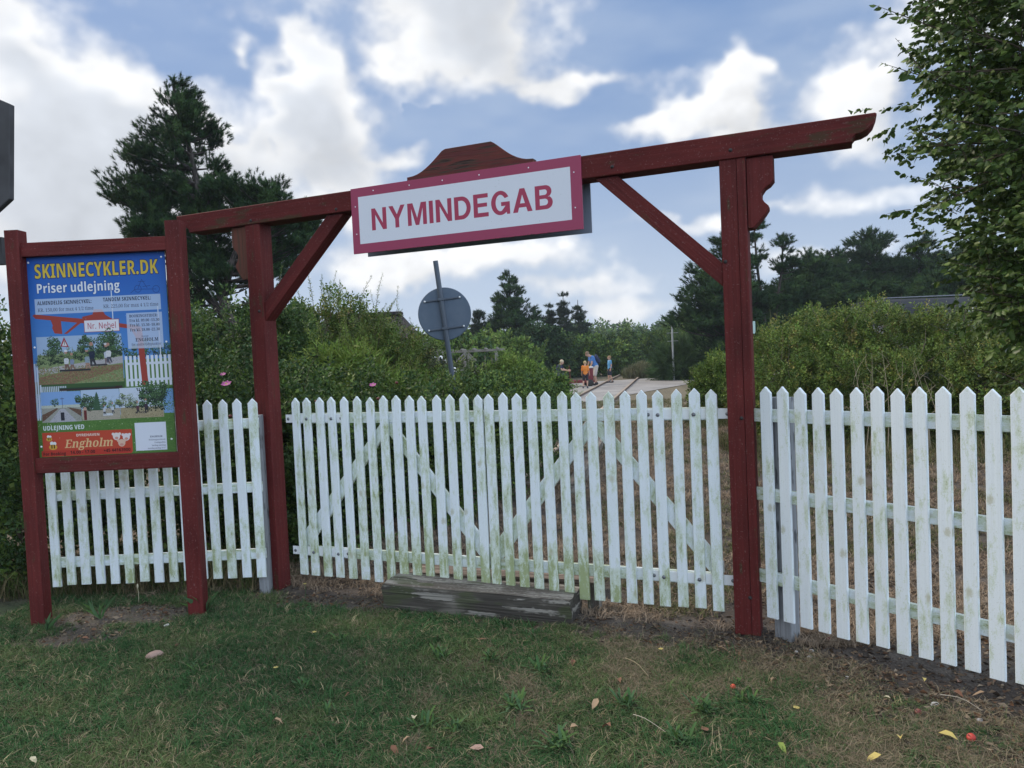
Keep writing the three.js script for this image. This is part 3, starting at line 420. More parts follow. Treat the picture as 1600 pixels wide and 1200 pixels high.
    rect(0.616, 0.668, 0.31, 0.15, '#d3ddea'); rect(0.616, 0.765, 0.31, 0.053, '#a99a72'); tree(0.65, 0.77, 0.09, ['#8a9a58', '#71854a']); tree(0.85, 0.785, 0.16, greens, 140); tree(0.88, 0.74, 0.12, greens, 90); tree(0.7, 0.78, 0.07, pale, 40); rect(0.72, 0.788, 0.09, 0.008, '#3b3634'); person(0.74, 0.795, 0.055, '#5a3438', '#33302e'); person(0.8, 0.79, 0.06, '#403038', '#2a2a2a'); speck(0.62, 0.79, 0.92, 0.815, 200, ['#8f7d58', '#b3a57c'], 5);
    grain(0.05, 0.735, 0.285, 0.085, 700); grain(0.338, 0.7, 0.275, 0.118, 900); grain(0.616, 0.69, 0.31, 0.126, 1000);
    x.fillStyle = '#eef2f4'; fit(x, 'UDLEJNING VED', X(0.05), Y(0.861), X(0.3), Y(0.022), 'bold', 'sans-serif');
    // orange banner of the rental farm
    rect(0.042, 0.872, 0.645, 0.112, '#c8492a'); rect(0.03, 0.962, 0.65, 0.029, '#bf3a26'); x.fillStyle = '#f2e2d0'; fit(x, 'DYREHAVEN', X(0.285), Y(0.897), X(0.17), Y(0.013), 'bold', 'sans-serif');
    x.fillStyle = '#ecc183'; fit(x, 'Engholm', X(0.195), Y(0.951), X(0.35), Y(0.041), 'italic bold', 'serif'); x.fillStyle = '#1d120e'; fit(x, 'For Booking', X(0.04), Y(0.985), X(0.165), Y(0.015), 'bold'); fit(x, '14.00 - 17:00', X(0.235), Y(0.983), X(0.18), Y(0.016), 'bold'); fit(x, '+45 44163900', X(0.475), Y(0.98), X(0.195), Y(0.016), 'bold');
    for (const [u, v, s] of [[0.09, 0.905, 0.018], [0.115, 0.945, 0.025]]) { disc(u - s * 0.3, v - s * 0.75, s * 0.55, '#f4f2ee'); disc(u + s * 0.5, v - s * 0.7, s * 0.5, '#f4f2ee'); disc(u, v, s * 1.2, '#e0a93a', s * 0.75); rect(u - s * 0.5, v - s * 0.5, s * 0.3, s * 0.75, '#1c1510'); rect(u + s * 0.2, v - s * 0.5, s * 0.3, s * 0.75, '#1c1510'); }
    for (const [u, v, c] of [[0.575, 0.905, '#f2e3da'], [0.645, 0.91, '#f0e4e0'], [0.61, 0.938, '#e9c0a4']]) { disc(u, v, 0.026, c); disc(u - 0.024, v - 0.012, 0.01, c); disc(u + 0.024, v - 0.012, 0.01, c); disc(u, v + 0.008, 0.013, '#d99a86', 0.009); }
    rect(0.71, 0.843, 0.225, 0.138, '#e7ebf2'); x.fillStyle = '#30343c'; fit(x, 'ENGHOLM', X(0.815), Y(0.918), X(0.09), Y(0.009), 'bold', 'serif'); [['Holmegaardsvej', 0.12], ['Fredagsaften', 0.08], ['lørdag-søndag', 0.1], ['mandag-søndag 10-17', 0.13]].forEach((s, i) => fit(x, s[0], X(0.925 - s[1]), Y(0.933 + i * 0.014), X(s[1]), Y(0.007), '', 'serif'));
    x.fillStyle = 'rgba(24,34,64,0.2)'; x.fillRect(0, 0, W, H); x.fillStyle = 'rgba(235,240,248,0.5)'; for (let i = 0; i < 40; i++) x.fillRect(X(r()), Y(r()), 2 + r() * 4, 2 + r() * 3);
  };
  const x0 = -3.092, w = 0.9, y0 = 1.068, h = 1.312;
  const po = thing('price_poster', 'blue price poster for rail bike hire headed SKINNECYKLER.DK with yellow lettering', 'poster', [0, 0, 0], 0);
  part('poster_sheet', faceUV(box(w, h, 0.006, x0 + w / 2, y0 + h / 2, -4.966, 0.001), x0, y0, w, h), new THREE.MeshPhysicalMaterial({ map: canvasTex(1152, 1624, P), roughness: 0.45, specularIntensity: 0.35 }), po);
  for (const [u, v] of [[0.025, 0.965], [0.975, 0.965], [0.03, 0.55], [0.975, 0.55], [0.03, 0.06], [0.97, 0.07]]) part('screw', dome(0.007, 0.005, 8).translate(x0 + u * w, y0 + v * h, -4.963), whiteSteel, po);
}
// ---------------------------------------------------------------- the timber baulks at the gate
function baulk(L, H, D, seed, mat, x, z, turn, label, tilt = 0) {
  const g0 = new THREE.BoxGeometry(L, H, D, 40, 6, 8), p = g0.attributes.position;
  for (let i = 0; i < p.count; i++) {
    let X = p.getX(i), Y = p.getY(i), Z = p.getZ(i); const ex = Math.abs(X) > L / 2 - 1e-4, c = Math.abs(Y) > H / 2 - 1e-4 && Math.abs(Z) > D / 2 - 1e-4;
    const q = fbm(X * 4 + seed, Y * 14, Z * 14, 4) * 0.012 + fbm(X * 2 + seed, Y * 60, Z * 60, 2) * 0.008, k = c ? 0.985 : 1;
    Y = Y * k + q * Math.sign(Y); Z = Z * k + q * Math.sign(Z); if (ex) X += fbm(Y * 25, Z * 25, seed, 3) * 0.02 - (c ? 0.004 * Math.sign(X) : 0);
    p.setXYZ(i, X, Y, Z);
  }
  g0.computeVertexNormals(); uvBox(g0, true, 1, seed); const m = solo('timber_baulk', g0, mat, label, 'timber beam', [x, H / 2 - 0.008, z], turn); m.rotation.z = tilt; return m;
}
baulk(1.25, 0.165, 0.27, 1.3, [mossWood, mossWood, oldWood, mossWood, mossWood, mossWood], -0.26, -4.82, -0.33, 'weathered grey timber baulk lying on the grass in front of the gate', -0.022);
{
  const lightWood = MS({ map: tex(256, 256, (u, v) => { const g = tnoise(u, v, 40, 3, 31, 4); return mix3([0.1, 0.075, 0.06], [0.3, 0.24, 0.2], sstep(-0.25, 0.4, g)); }, 0.4, 1.2), roughness: 0.9 });
  baulk(1.35, 0.12, 0.2, 4.7, lightWood, -0.12, -5.26, -0.3, 'split brownish timber baulk behind the pickets at the middle of the gate');
  const st = thing('timber_stub', 'short dark square timber stub beside the end of the grey baulk', 'timber post', [0.455, 0, -4.74], -0.35); part('stub', box(0.075, 0.19, 0.075, 0, 0.08, 0, 0.006, false, 0.2), oldWood, st); 
}
// ---------------------------------------------------------------- railway track through the gate
{
  const track = thing('railway_track', 'pair of rusty rails running from the gate to the concrete road', 'railway track', [0, 0, 0], 0);
  const rust = MS({ map: tex(64, 256, (u, v) => mix3([0.06, 0.035, 0.025], [0.2, 0.13, 0.09], sstep(-0.3, 0.4, tnoise(u, v, 12, 20, 7, 4))), 0.2, 2), roughness: 0.8, metalness: 0.2 }), worn = MS({ color: new THREE.Color(0.34, 0.27, 0.21), roughness: 0.7 });
  const prof = [[-0.036, 0], [-0.033, 0.125], [0.033, 0.125], [0.036, 0]];
  const place = (x0, z0, len, w) => {
    const a = Math.atan2(0.205, 0.979), G = new THREE.Group(); const g = new THREE.BoxGeometry(0.065, 0.07, len); const m = part('rail', g, rust, track); m.position.set(x0 + Math.sin(a) * len / 2, 0.03, z0 - Math.cos(a) * len / 2); m.rotation.y = -a;
    const t = part('rail_head', new RoundedBoxGeometry(0.068, 0.03, len, 1, 0.008), worn, m); t.position.y = 0.05;
  };
  place(-1.42, -9.4, 58, 1); place(0.02, -9.25, 58, 1);
  const r = rng(3); for (let i = 0; i < 22; i++) { const d = 0.4 + i * 0.72, a = Math.atan2(0.205, 0.979), m = part('sleeper', box(2.3 + r() * 0.1, 0.12, 0.24, 0, 0, 0, 0.01, true, r()), oldWood, track); m.position.set(-0.7 + Math.sin(a) * d, -0.045 + r() * 0.012, -9.3 - Math.cos(a) * d); m.rotation.y = -a + (r() - 0.5) * 0.02; }
  baulk(5.2, 0.13, 0.16, 9.1, oldWood, 1.1, -11.2, 1.39, 'long weathered timber lying in the dry grass beside the track');
}
// ---------------------------------------------------------------- dark sign at the edge of the view
{
  const d = thing('direction_sign', 'dark slate coloured board with cut corners on a post left of the notice board', 'sign', [0, 0, 0], 0);
  const slate = MS({ map: tex(128, 128, (u, v) => { const k = 0.035 + tnoise(u, v, 6, 6, 44, 4) * 0.02; return [k, k, k * 1.1]; }, 0.6, 0.6), roughness: 0.7 });
  const s = prism([[-3.34, 2.615], [-3.172, 2.752], [-3.128, 3.352], [-3.27, 3.42], [-4.15, 3.42], [-4.29, 3.35], [-4.33, 2.76], [-4.16, 2.615]], 0.05, 0.004, -4.98); part('board', s, slate, d);
  part('post', box(0.1, 3.6, 0.1, -3.75, 1.78, -5.1, 0.005), redMat[0], d);
  part('lower_board', box(0.62, 0.185, 0.04, -3.68, 2.455, -5.2, 0.004), slate, d);
}
// ---------------------------------------------------------------- tilted road sign seen from behind
{
  const s = thing('road_sign', 'round grey traffic sign seen from behind on a leaning pole', 'traffic sign', [-0.56, 0, -9], 0); s.rotation.z = 0.097; s.rotation.y = 0.12;
  const pm = MS({ color: new THREE.Color(0.07, 0.09, 0.12), roughness: 0.55, metalness: 0.2 }), back = MS({ map: tex(128, 128, (u, v) => { const k = tnoise(u, v, 6, 6, 14, 4); return [0.085 + k * 0.02, 0.12 + k * 0.02, 0.17 + k * 0.02]; }, 0.7, 0.7), roughness: 0.55, metalness: 0.2 });
  part('pole', new THREE.CylinderGeometry(0.03, 0.03, 2.75, 14).translate(0, 1.375, 0), pm, s);
  part('sign_disc', new THREE.CylinderGeometry(0.303, 0.303, 0.02, 48).rotateX(Math.PI / 2).translate(0.02, 2.13, -0.05), back, s); part('disc_rim', new THREE.TorusGeometry(0.3, 0.011, 8, 48).translate(0.02, 2.13, -0.05), back, s);
  for (const [y, k] of [[2.3, 0.2], [1.96, 0.2]]) { part('bracket_bar', box(0.43, 0.02, 0.025, 0.015, y, -0.035, 0.003).rotateZ(0), pm, s); part('pole_clamp', box(0.075, 0.03, 0.06, 0, y, 0.005, 0.004), pm, s); for (const e of [-0.19, 0.22]) part('bolt', dome(0.012, 0.01, 8).translate(e, y, -0.022), whiteSteel, s); }
}
// ---------------------------------------------------------------- foliage engine
function leafGeo(L, W, fold = 0.25, droop = 0.12) {       // a pointed leaf folded along its midrib, base at the origin, growing along +y
  const y = [0, 0.3, 0.65, 1], wv = [0.05, 0.95, 0.8, 0], pos = [], idx = [];
  y.forEach((t, i) => { const z = -droop * L * t * t; pos.push(-W / 2 * wv[i], t * L, z + fold * W * 0.5 * wv[i], 0, t * L, z, W / 2 * wv[i], t * L, z + fold * W * 0.5 * wv[i]); });
  for (let i = 0; i < 3; i++) { const a = i * 3; idx.push(a, a + 1, a + 4, a, a + 4, a + 3, a + 1, a + 2, a + 5, a + 1, a + 5, a + 4); }
  const g = new THREE.BufferGeometry(); g.setAttribute('position', new THREE.Float32BufferAttribute(pos, 3)); g.setIndex(idx); g.computeVertexNormals(); return g;
}
function leafLite(L, W, fold = 0.3) {
  const g = new THREE.BufferGeometry(); g.setAttribute('position', new THREE.Float32BufferAttribute([0, 0, 0, -W / 2, L * 0.45, W * fold * 0.5, 0, L, -L * 0.08, W / 2, L * 0.45, W * fold * 0.5], 3)); g.setIndex([0, 3, 2, 0, 2, 1]); g.computeVertexNormals(); return g;
}
const UP = new V3(0, 1, 0), Q = (d) => new THREE.Quaternion().setFromUnitVectors(UP, d);
function clump(seed, n, L, W, spread, lift = 0.5, lite = true) {     // leaves set along and about a short shoot
  const r = rng(seed), base = lite ? leafLite(L, W) : leafGeo(L, W), out = [];
  for (let i = 0; i < n; i++) {
    const a = i * 2.4 + r() * 0.8, t = i / n, g = base.clone(), el = 0.1 + lift * r() + t * 0.6, s = 0.7 + r() * 0.5, d = new V3(Math.cos(a) * Math.cos(el), Math.sin(el), Math.sin(a) * Math.cos(el));
    g.rotateY(r() * 6.3); g.scale(s, s, s); g.applyQuaternion(Q(d)); g.translate(d.x * spread * 0.25 * r(), (t - 0.4) * spread, d.z * spread * 0.25 * r()); out.push(g);
  }
  return merge(out);
}
function tuft(seed, n, L, W, cone = 1.25) {                          // a bottlebrush of pine needles along +y
  const r = rng(seed), pos = [];
  for (let i = 0; i < n; i++) {
    const a = r() * 6.283, el = 0.25 + r() * cone, y0 = r() * L * 0.75, l = L * (0.55 + r() * 0.4), d = new V3(Math.cos(a) * Math.sin(el), Math.cos(el), Math.sin(a) * Math.sin(el)), s = new V3(-Math.sin(a), 0, Math.cos(a)).multiplyScalar(W);
    pos.push(s.x, y0, s.z, -s.x, y0, -s.z, d.x * l, y0 + d.y * l, d.z * l);
  }
  const g = new THREE.BufferGeometry(); g.setAttribute('position', new THREE.Float32BufferAttribute(pos, 3)); g.computeVertexNormals(); return g;
}
let copies = 0;
function scatter(parent, name, geo, mat, items, col) {               // items: {p, d, s}; one countless mass of leaves
  const m = new THREE.InstancedMesh(geo, mat, items.length), M = new THREE.Matrix4(), q = new THREE.Quaternion(), q2 = new THREE.Quaternion(), c = new THREE.Color(), r = rng(items.length * 7 + 1);
  items.forEach((it, i) => { q.setFromUnitVectors(UP, it.d); q2.setFromAxisAngle(UP, r() * 6.283); q.multiply(q2); M.compose(it.p, q, new V3(it.s, it.s, it.s)); m.setMatrixAt(i, M); const k = col(r, it); c.setRGB(...k); m.setColorAt(i, c); });
  m.name = name; stuff(m); parent.add(m); copies += items.length; return m;
}
const pick = (cols, spread = 0.35) => (r) => { const c = cols[Math.floor(r() * cols.length)], k = 1 + (r() - 0.5) * 2 * spread; return [c[0] * k, c[1] * k, c[2] * k]; };
function sampleBlobs(blobs, n, r, shell = 0.45, lump = 0.3, gap = 0, thr = -0.12) {         // points in the outer part of a union of ellipsoids, lumpy
  const w = blobs.map((b) => Math.pow(b[3] * b[4] * b[5], 2 / 3)), tot = w.reduce((a, b) => a + b, 0), out = []; let guard = 0;
  while (out.length < n && guard++ < n * 10) {
    let k = r() * tot, i = 0; while (k > w[i] && i < w.length - 1) k -= w[i++]; const b = blobs[i];
    const u = r() * 2 - 1, a = r() * 6.283, s = Math.sqrt(1 - u * u), d = new V3(Math.cos(a) * s, u, Math.sin(a) * s);
    const f = (1 - shell * Math.pow(r(), 1.3)) * (1 + lump * fbm(d.x * 2.3 + b[0], d.y * 2.3 + b[1], d.z * 2.3 + b[2], 3) * 1.6);
    const p = new V3(b[0] + d.x * f * b[3], b[1] + d.y * f * b[4], b[2] + d.z * f * b[5]); if (p.y < 0.03) continue; if (gap && noise3(p.x * gap + 31, p.y * gap + 7, p.z * gap) + 0.5 * noise3(p.x * gap * 2.3, p.y * gap * 2.3, p.z * gap * 2.3) < thr) continue;
    let deep = false; for (const c of blobs) if (c !== b && Math.hypot((p.x - c[0]) / c[3], (p.y - c[1]) / c[4], (p.z - c[2]) / c[5]) < 0.5) { deep = true; break; } if (deep) continue;
    d.set(d.x / b[3], d.y / b[4], d.z / b[5]).normalize(); out.push({ p, d, b });
  }
  return out;
}
const jit = (d, r, k, up = 0.35) => new V3(d.x + (r() - 0.5) * k, d.y + up + (r() - 0.5) * k, d.z + (r() - 0.5) * k).normalize();
function shrub(o) {           // {name,label,cat,blobs (world), n, geo, mat, cols, size, shoots, stems, group}
  const r = rng(o.seed ?? 1), b0 = o.blobs[0], base = o.base ?? [b0[0], 0, b0[2]], t = thing(o.name, o.label, o.cat ?? 'bush', base, 0, o.group);
  const blobs = o.blobs.map((b) => [b[0] - base[0], b[1] - base[1], b[2] - base[2], b[3], b[4], b[5]]);
  const items = sampleBlobs(blobs, o.n, r, o.shell ?? 0.4, o.lump ?? 0.36, o.gap ?? 4, o.thr ?? -0.1).map((s) => ({ p: s.p, d: jit(s.d, r, 1.1, o.up ?? 0.4), s: (o.size ?? 1) * (0.55 + r() * 0.95) }));
  const st = [];
  for (let i = 0; i < (o.bare ?? 0); i++) { const s = sampleBlobs(blobs, 1, r, 0.15, 0.3)[0]; if (!s) continue; const d = jit(s.d, r, 1.8, 0.3), L = 0.2 + r() * 0.35, a = s.p.clone().addScaledVector(d, -L * 0.6), e = s.p.clone().addScaledVector(d, L * 0.5); st.push(tube([a, a.clone().lerp(e, 0.5).add(new V3((r() - 0.5) * 0.08, (r() - 0.5) * 0.08, (r() - 0.5) * 0.08)), e], 0.0045 + r() * 0.004, 0.0015, 4, 4)); }
  for (let i = 0; i < (o.shoots ?? 0); i++) {
    const s = sampleBlobs(blobs, 1, r, 0.1, o.lump ?? 0.3)[0]; if (!s || s.d.y < -0.1) continue; const d = jit(s.d, r, 0.7, 0.9), L = (o.shootLen ?? 0.4) * (0.4 + r()), e = s.p.clone().addScaledVector(d, L), m = s.p.clone().lerp(e, 0.5).add(new V3((r() - 0.5) * L * 0.2, 0.02, (r() - 0.5) * L * 0.2));
    st.push(tube([s.p.clone().addScaledVector(d, -0.15), m, e], o.shootR ?? 0.005, 0.0015, 3, 3)); const k = o.shootN ?? 6;
    for (let j = 0; j < k; j++) { const f = (j + 0.6) / k, p = s.p.clone().lerp(m, Math.min(1, f * 2)).lerp(e, Math.max(0, f * 2 - 1)); items.push({ p, d: jit(d, r, 1.2, 0.2), s: (o.size ?? 1) * (0.8 - 0.4 * f) }); }
  }
  for (let i = 0; i < (o.stems ?? 6); i++) { const b = blobs[Math.floor(r() * blobs.length)], e = new V3(b[0] + (r() - 0.5) * b[3], b[1] + b[4] * 0.5 * r(), b[2] + (r() - 0.5) * b[5]); st.push(tube([new V3(b[0] * 0.7 + (r() - 0.5) * 0.3, -0.05 - 0, b[2] * 0.7 + (r() - 0.5) * 0.3), new V3(mix(b[0] * 0.7, e.x, 0.4), e.y * 0.5, mix(b[2] * 0.7, e.z, 0.4)), e], o.stemR ?? 0.02, 0.005, 5, 4)); }
  const groups = Array.isArray(o.geo) ? o.geo : [o.geo];
  if (st.length) stuff(part('branches', merge(st), o.stemMat ?? twigMat, t));
  groups.forEach((g, i) => scatter(t, 'leaves', g, o.mat ?? leafPlain, items.filter((_, k) => k % groups.length === i), pick(o.cols, o.vary ?? 0.35)));
  return t;
}
function tree(o) {            // {trunks:[{pts,r0,r1}], blobs, pads, padR, per, geo, cols, mat}: pads of foliage carried on limbs that leave the nearest trunk
  const r = rng(o.seed ?? 1), base = o.base, t = thing(o.name, o.label, o.cat ?? 'tree', base, 0, o.group), loc = (p) => new V3(p[0] - base[0], p[1] - base[1], p[2] - base[2]);
  const curves = o.trunks.map((k) => ({ c: new THREE.CatmullRomCurve3(k.pts.map(loc)), ...k })), limbs = [];
  curves.forEach((k) => part('trunk', tube(k.pts.map(loc), k.r0, k.r1, 8, 10), o.bark ?? barkMat, t));
  const line = curves.flatMap((k) => Array.from({ length: 25 }, (_, i) => ({ p: k.c.getPoint(i / 24), r: mix(k.r0, k.r1, i / 24) })));
  const blobs = o.blobs.map((b) => [b[0] - base[0], b[1] - base[1], b[2] - base[2], b[3], b[4], b[5]]), items = [];
  for (const s of sampleBlobs(blobs, o.pads, r, o.shell ?? 0.75, o.lump ?? 0.35, o.gap ?? 0, o.thr ?? 0)) {
    let best = null, bd = 1e9; for (const q of line) { const dy = s.p.y - q.p.y, h = Math.hypot(s.p.x - q.p.x, s.p.z - q.p.z), c = Math.hypot(h, dy) + (dy < h * (o.rise ?? 0.2) ? 2 * Math.abs(dy - h * (o.rise ?? 0.2)) : 0); if (c < bd) { bd = c; best = q; } }
    const L = best.p.distanceTo(s.p), mid = best.p.clone().lerp(s.p, 0.55); mid.y -= L * (o.sag ?? 0.08); mid.x += (r() - 0.5) * L * 0.15; mid.z += (r() - 0.5) * L * 0.15;
    limbs.push(tube([best.p, mid, s.p], Math.min(best.r * 0.55, 0.016 + L * 0.017), 0.008, 4, 4));
    const out = s.p.clone().sub(best.p).normalize(), R = (o.padR ?? 0.5) * (0.6 + r() * 0.7), flat = o.flat ?? 0.55;
    for (let i = 0; i < o.per; i++) { const u = r() * 2 - 1, a = r() * 6.283, q = Math.cbrt(r()), e = Math.sqrt(1 - u * u); const v = new V3(Math.cos(a) * e * q * R, u * q * R * flat, Math.sin(a) * e * q * R); items.push({ p: s.p.clone().add(v), d: new V3(out.x * 0.5 + v.x / R * 0.7 + (r() - 0.5) * 0.5, 0.55 + out.y * 0.4 + (r() - 0.5) * 0.5, out.z * 0.5 + v.z / R * 0.7 + (r() - 0.5) * 0.5).normalize(), s: (o.size ?? 1) * (0.7 + r() * 0.6) }); }
    const k = Math.floor(o.per * (o.along ?? 0.3)); for (let i = 0; i < k; i++) { const f = 0.45 + 0.55 * r(), p = best.p.clone().lerp(mid, Math.min(1, f / 0.55)).lerp(s.p, clamp((f - 0.55) / 0.45)); items.push({ p: p.add(new V3((r() - 0.5) * 0.2, r() * 0.12, (r() - 0.5) * 0.2).multiplyScalar(o.padR ?? 0.5)), d: jit(out, r, 1, 0.6), s: (o.size ?? 1) * (0.6 + r() * 0.5) }); }
  }
  if (limbs.length) stuff(part('limbs', merge(limbs), o.bark ?? barkMat, t));
  const groups = Array.isArray(o.geo) ? o.geo : [o.geo]; groups.forEach((g, i) => scatter(t, 'crown', g, o.mat ?? needleMat, items.filter((_, k) => k % groups.length === i), pick(o.cols, o.vary ?? 0.3)));
  return t;
}
// ---------------------------------------------------------------- trees
const PINE = [[0.0299, 0.0631, 0.0228], [0.0432, 0.0816, 0.0256], [0.0233, 0.052, 0.0214]], SPRUCE = [[0.0308, 0.048, 0.0312], [0.0396, 0.06, 0.036]];
const needles = [tuft(1, 46, 0.13, 0.006), tuft(2, 46, 0.14, 0.006), tuft(3, 42, 0.12, 0.006)], farNeedles = [tuft(4, 26, 0.27, 0.016), tuft(5, 26, 0.25, 0.016)];
tree({
  name: 'pine_tree', label: 'big dark pine with a leaning double trunk rising behind the notice board', cat: 'tree', base: [-6.7, 0, -20.2], seed: 21,
  trunks: [{ pts: [[-6.7, -0.1, -20.2], [-7.0, 2.2, -20.1], [-7.45, 3.6, -20], [-7.75, 5.4, -20], [-8.0, 7.2, -20], [-8.35, 8.9, -20]], r0: 0.2, r1: 0.03 }, { pts: [[-6.6, -0.1, -20.4], [-7.3, 2.6, -20.5], [-8.3, 3.9, -20.6], [-8.8, 4.9, -20.5], [-9.2, 5.7, -20.3]], r0: 0.22, r1: 0.03 }, { pts: [[-7.4, 3.5, -20], [-6.8, 4.8, -19.8], [-6.3, 5.5, -19.8], [-6.0, 5.8, -19.8]], r0: 0.12, r1: 0.02 }],
  blobs: [[-8.3, 8.75, -20, 0.34, 0.32, 0.39], [-8.25, 8.5, -20, 0.49, 0.46, 0.55], [-8.25, 8.2, -20, 0.73, 0.64, 0.88], [-7.79, 7.8, -20, 0.88, 0.6, 0.99], [-8.38, 7.3, -20, 1.17, 0.74, 1.21], [-9.05, 7.0, -20, 0.72, 0.51, 0.9], [-9.47, 6.2, -20, 0.72, 0.6, 1], [-8.46, 6.2, -20, 1.2, 0.83, 1.3], [-7.46, 6.6, -20, 0.88, 0.92, 1.1], [-9.05, 5.3, -20, 0.88, 0.55, 1], [-7.88, 5.2, -20, 1.04, 0.74, 1.2], [-6.7, 5.8, -19.9, 0.96, 0.69, 1.1], [-5.94, 6.0, -19.8, 0.74, 0.66, 0.9], [-5.69, 5.1, -19.9, 0.74, 0.6, 0.9], [-6.53, 5.0, -20, 1.01, 0.72, 1], [-9.56, 5.0, -20, 0.64, 0.37, 0.6], [-7.37, 4.2, -20, 0.72, 0.55, 0.8], [-6.28, 4.2, -20, 0.72, 0.46, 0.8], [-5.52, 4.4, -20, 0.48, 0.32, 0.6], [-5.6, 5.3, -19.9, 0.86, 0.91, 0.8], [-6.2, 4.0, -20, 0.9, 0.4, 0.8], [-8.6, 3.6, -20.2, 0.7, 0.35, 0.6], [-7.0, 3.9, -20, 0.8, 0.5, 0.7], [-6.4, 4.45, -20, 0.8, 0.45, 0.7], [-7.9, 4.5, -20, 0.7, 0.45, 0.7]],
  pads: 480, gap: 2.1, thr: -0.16, padR: 0.25, per: 24, geo: needles, cols: PINE, lump: 0.45, along: 0.4, flat: 0.9,
});
tree({
  name: 'pine_tree', label: 'conical pine standing alone in the distance right of the round sign', cat: 'tree', base: [0.1, 0, -50], seed: 22,
  trunks: [{ pts: [[0.1, 0, -50], [0.05, 3, -50], [0.15, 7, -50]], r0: 0.2, r1: 0.03 }], blobs: [[0.15, 6.5, -50, 0.5, 0.75, 0.5], [0.1, 5.5, -50, 0.9, 0.8, 0.9], [0.05, 4.6, -50, 1.4, 0.8, 1.3], [-0.3, 3.7, -50, 1.7, 0.7, 1.5], [0.6, 3.9, -50, 1.4, 0.8, 1.4], [0, 2.6, -50, 1.5, 0.9, 1.4]], pads: 150, padR: 0.32, per: 16, geo: farNeedles, cols: PINE, along: 0.2,
});
function spruce(label, x, z, h, w, seed) {
  const blobs = []; for (let i = 0; i < 9; i++) { const f = i / 8; blobs.push([x, h * (0.14 + 0.82 * f), z, w * (1 - f) + 0.12, h * 0.055, w * (1 - f) + 0.12]); }
  tree({ name: 'spruce_tree', label, base: [x, 0, z], seed, trunks: [{ pts: [[x, 0, z], [x, h * 0.5, z], [x, h, z]], r0: 0.16, r1: 0.02 }], blobs, pads: 120, padR: 0.26, per: 14, geo: farNeedles, cols: SPRUCE, rise: -0.2, sag: -0.05, flat: 0.35, lump: 0.5 });
}
spruce('thin ragged spruce in the distance, nearest to the lone conical pine', 3.1, -60, 5.5, 1.1, 23);
spruce('tallest of the ragged spruces above the people on the road', 4.2, -59, 6.1, 1.2, 24);
spruce('ragged spruce standing on the road side of the tallest spruce', 5.4, -60, 5.7, 1.5, 25);
spruce('small bare spruce just beside the rim of the round sign', -1.9, -48, 4.4, 0.7, 26);
tree({
  name: 'pine_tree', label: 'dense dark pine immediately behind the gateway post with the bracket', base: [9.6, 0, -34], seed: 27, trunks: [{ pts: [[9.6, 0, -34], [9.7, 3.5, -34], [10, 6.6, -34]], r0: 0.22, r1: 0.04 }],
  blobs: [[9.9, 5.9, -34, 0.8, 0.9, 0.8], [9.5, 4.9, -34, 1.2, 0.8, 1.2], [9.2, 3.9, -34, 1.6, 0.8, 1.5], [8.9, 2.9, -34, 1.7, 0.8, 1.6], [10.4, 3.6, -34, 1.5, 1.2, 1.4], [10, 2, -34, 2, 1.2, 1.6]], pads: 280, padR: 0.34, per: 18, geo: needles.concat(farNeedles), cols: PINE, size: 1.2,
});
tree({
  name: 'pine_tree', label: 'tall sparse pine with pale thin stems showing sky between its tufts', base: [11.5, 0, -34.5], seed: 28,
  trunks: [{ pts: [[11.5, 0, -34.5], [11.4, 3, -34.5], [11.2, 5, -34.5], [11.1, 6.9, -34.5]], r0: 0.13, r1: 0.03 }, { pts: [[11.6, 0, -34.6], [12, 3, -34.6], [12.35, 5.2, -34.6], [12.4, 6.5, -34.6]], r0: 0.11, r1: 0.03 }], blobs: [[11.1, 6.5, -34.5, 0.8, 0.7, 0.7], [12.4, 6.1, -34.5, 0.55, 0.5, 0.5], [11, 5.3, -34.5, 0.9, 0.7, 0.7], [12.5, 5, -34.5, 0.7, 0.5, 0.6], [11.4, 3.4, -34.5, 1.3, 1.1, 1]], pads: 95, padR: 0.24, per: 12, geo: needles, cols: PINE, size: 1.3,
});
